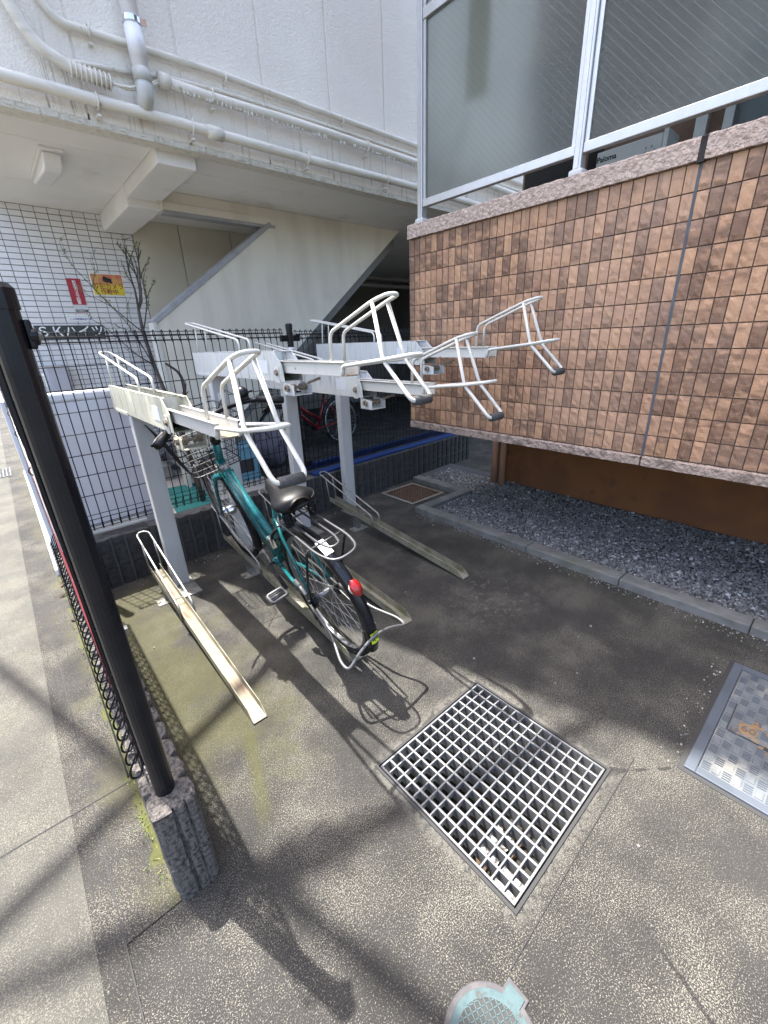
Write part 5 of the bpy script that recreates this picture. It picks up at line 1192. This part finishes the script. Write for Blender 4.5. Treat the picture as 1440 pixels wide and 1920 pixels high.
mb.box(1.58, 1.92, 4.30, 4.60, 0, .02); mb.build('walls', M['box_blue'], s)
mb = MB(); mb.box(1.57, 1.93, 4.29, 4.61, .361, .378); mb.build('rim', M['box_blue'], s, bevel=.004)
mb = MB(); mb.box(1.64, 1.86, 4.296, 4.2999, .10, .24); mb.build('handle_slot', M['dark_gap'], s)
s = thing('covered_bag', 'grey rumpled bag slumped behind the fence, right of the blue crate', 'bag', (2.25, 4.62, 0))
bmx = bmesh.new(); bmesh.ops.create_icosphere(bmx, subdivisions=4, radius=1)
for v in bmx.verts:
    n_ = mnoise.noise(v.co*2.2)*.16+mnoise.noise(v.co*6)*.06+abs(mnoise.noise(v.co*3+Vector((0,0,7))))*-.12
    k = 1+n_; v.co = Vector((v.co.x*.24*k*(1-.25*max(0,v.co.z)), v.co.y*.19*k, v.co.z*.26*k+.26))
    if v.co.z < .0: v.co.z = 0
me = bpy.data.meshes.new('sack'); bmx.to_mesh(me); bmx.free(); me.materials.append(M['bag']); me.polygons.foreach_set('use_smooth', [True]*len(me.polygons))
ob = link('sack', me, s, (0,0,0))
mb = MB(); mb.tube([(2.15,4.50,.44),(2.20,4.44,.30),(2.28,4.43,.28),(2.33,4.50,.43)], .006, 6); mb.build('strap', M['black_plastic'], s)
s = thing('blue_plank', 'long blue plank lying on the wall top behind the mesh', 'plank', (2.8, 3.1, .33))
pa, pb = FA+wd*1.72+wnrm*.065, FA+wd*3.9+wnrm*.065
mb = MB(); mb.bar(pa+Vector((0,0,.365)), pb+Vector((0,0,.365)), .03, .062); mb.build('board', M['blue_plank'], s, bevel=.004)
mb = MB(); mb.bar(FA+wd*1.72-wnrm*.062+Vector((0,0,.336)), FA+wd*3.88-wnrm*.062+Vector((0,0,.336)), .09, .020); mb.build('flat_strip', M['blue_plank'], s, bevel=.003)

# ------------------------------------------------------------------ overhead cables in the street (they shade the ground)
def over(gx, gy, z): k = z/d2s.z; return Vector((gx+d2s.x*k, gy+d2s.y*k, z))
cb = thing('overhead_cables', 'black overhead utility cables strung above the street', 'cable', over(.1, .9, 6.5))
def cable(g0, g1, z, r, ext=6):
    a, b = Vector((*g0,0)), Vector((*g1,0)); d = (b-a).normalized(); a2, b2 = a-d*ext, b+d*ext; pts = []
    for i in range(21):
        t_ = i/20; q = a2.lerp(b2, t_); pts.append(over(q.x, q.y, z+.3*(t_-.5)**2))
    m_ = MB(); m_.tube(pts, r, 8); m_.build('cable', M['cable'], cb, smooth=True)
# soft crossing shadows: ground tracks of the cables
cable((-.376,1.153), (.275,1.41), 7.0, .036)
cable((-.298,.950), (.62,.635), 7.6, .042)
cable((-.36,2.40), (-.13,1.70), 6.0, .030)
q0, q1 = over(.22,.775,7.62), over(.40,.71,7.62)
mb = MB(); mb.cyl(q0, q1, .07, n=14); mb.build('splice_closure', M['cable'], cb, smooth=True)

mb = MB(); gg = random.Random(31)   # grit spilled along the kerb foot and around the drain frames
for k in range(700):
    w_ = gg.random()
    if w_ < .6: x, y = 2.382-abs(gg.gauss(0,.035)), gg.uniform(0,2.3)
    elif w_ < .68: x, y = gg.uniform(1.36,2.1), .122+abs(gg.gauss(0,.03))
    else: x, y = gg.uniform(.12,2.3), 2.80-abs(gg.gauss(0,.05))+.06*gg.random()
    r = gg.uniform(.0012,.004); mb.add([Vector((x+a*r*gg.uniform(.5,1), y+b_*r*gg.uniform(.5,1), r*.5+c*r*.6)) for a, b_, c in CU], CF)
tag(mb.build('grit', M['stone']), 'fine grit and small chips gathered along the kerb foot', 'grit', kind='stuff')
# small debris
g = random.Random(77)
for k in range(16):
    x, y = g.uniform(.15, 2.2), g.uniform(-.1, 2.2)
    if GX0-.03 < x < GX1+.03 and GY0-.03 < y < GY1+.03: continue
    if x > 1.3 and y < .12: continue
    if (Vector((x,y,0))-RC).length < .2: continue
    r = g.uniform(.003,.006); mb = MB()
    bmv = [Vector((a*r*g.uniform(.6,1), b_*r*g.uniform(.6,1), c*r*g.uniform(.5,.8))) for a, b_, c in CU]
    mb.add([v+Vector((x,y,r*.6)) for v in bmv], CF)
    tag(mb.build('pebble', M['stone'], origin=(x,y,0)), 'small loose pebble lying on the lot paving', 'pebble', group='loose pebbles on the paving')
mb = MB()
for k in range(420):   # weeds and moss tufts at the wall foot
    y = g.uniform(.9, 3.6); x = -.02-abs(g.gauss(0,.018)); h_ = g.uniform(.006,.022); a = g.uniform(0,6.28)
    if mnoise.noise((y*3,0,3)) < -.05: continue
    mb.add([(x-.002*math.cos(a), y-.002*math.sin(a), .003), (x+.002*math.cos(a), y+.002*math.sin(a), .003), (x+g.gauss(0,.008), y+g.gauss(0,.008), h_)], [(0,1,2)])
tag(mb.build('moss_tufts', M['leaf']), 'small moss and grass tufts along the street foot of the block wall', 'moss', kind='stuff')
for k, (x, y, s_) in enumerate(((-.035,3.12,.045),(-.05,2.95,.03),(-.03,2.8,.03),(-.045,2.6,.022))):
    mb = MB(); a = g.uniform(0,6.28); d = Vector((math.cos(a),math.sin(a),0)); n_ = Vector((-d.y,d.x,0)); c = Vector((x,y,.012))
    mb.add([c-d*s_, c-d*.2*s_+n_*s_*.4+Vector((0,0,.006)), c+d*s_+Vector((0,0,.008)), c-d*.2*s_-n_*s_*.4+Vector((0,0,.004)), c+Vector((0,0,-.004))], [(0,1,4),(1,2,4),(2,3,4),(3,0,4)])
    o = mb.build('dead_leaf', M['dry_leaf'], origin=(x,y,0)); tag(o, 'dry brown leaf lying at the foot of the street-side block wall', 'leaf', group='dead leaves')
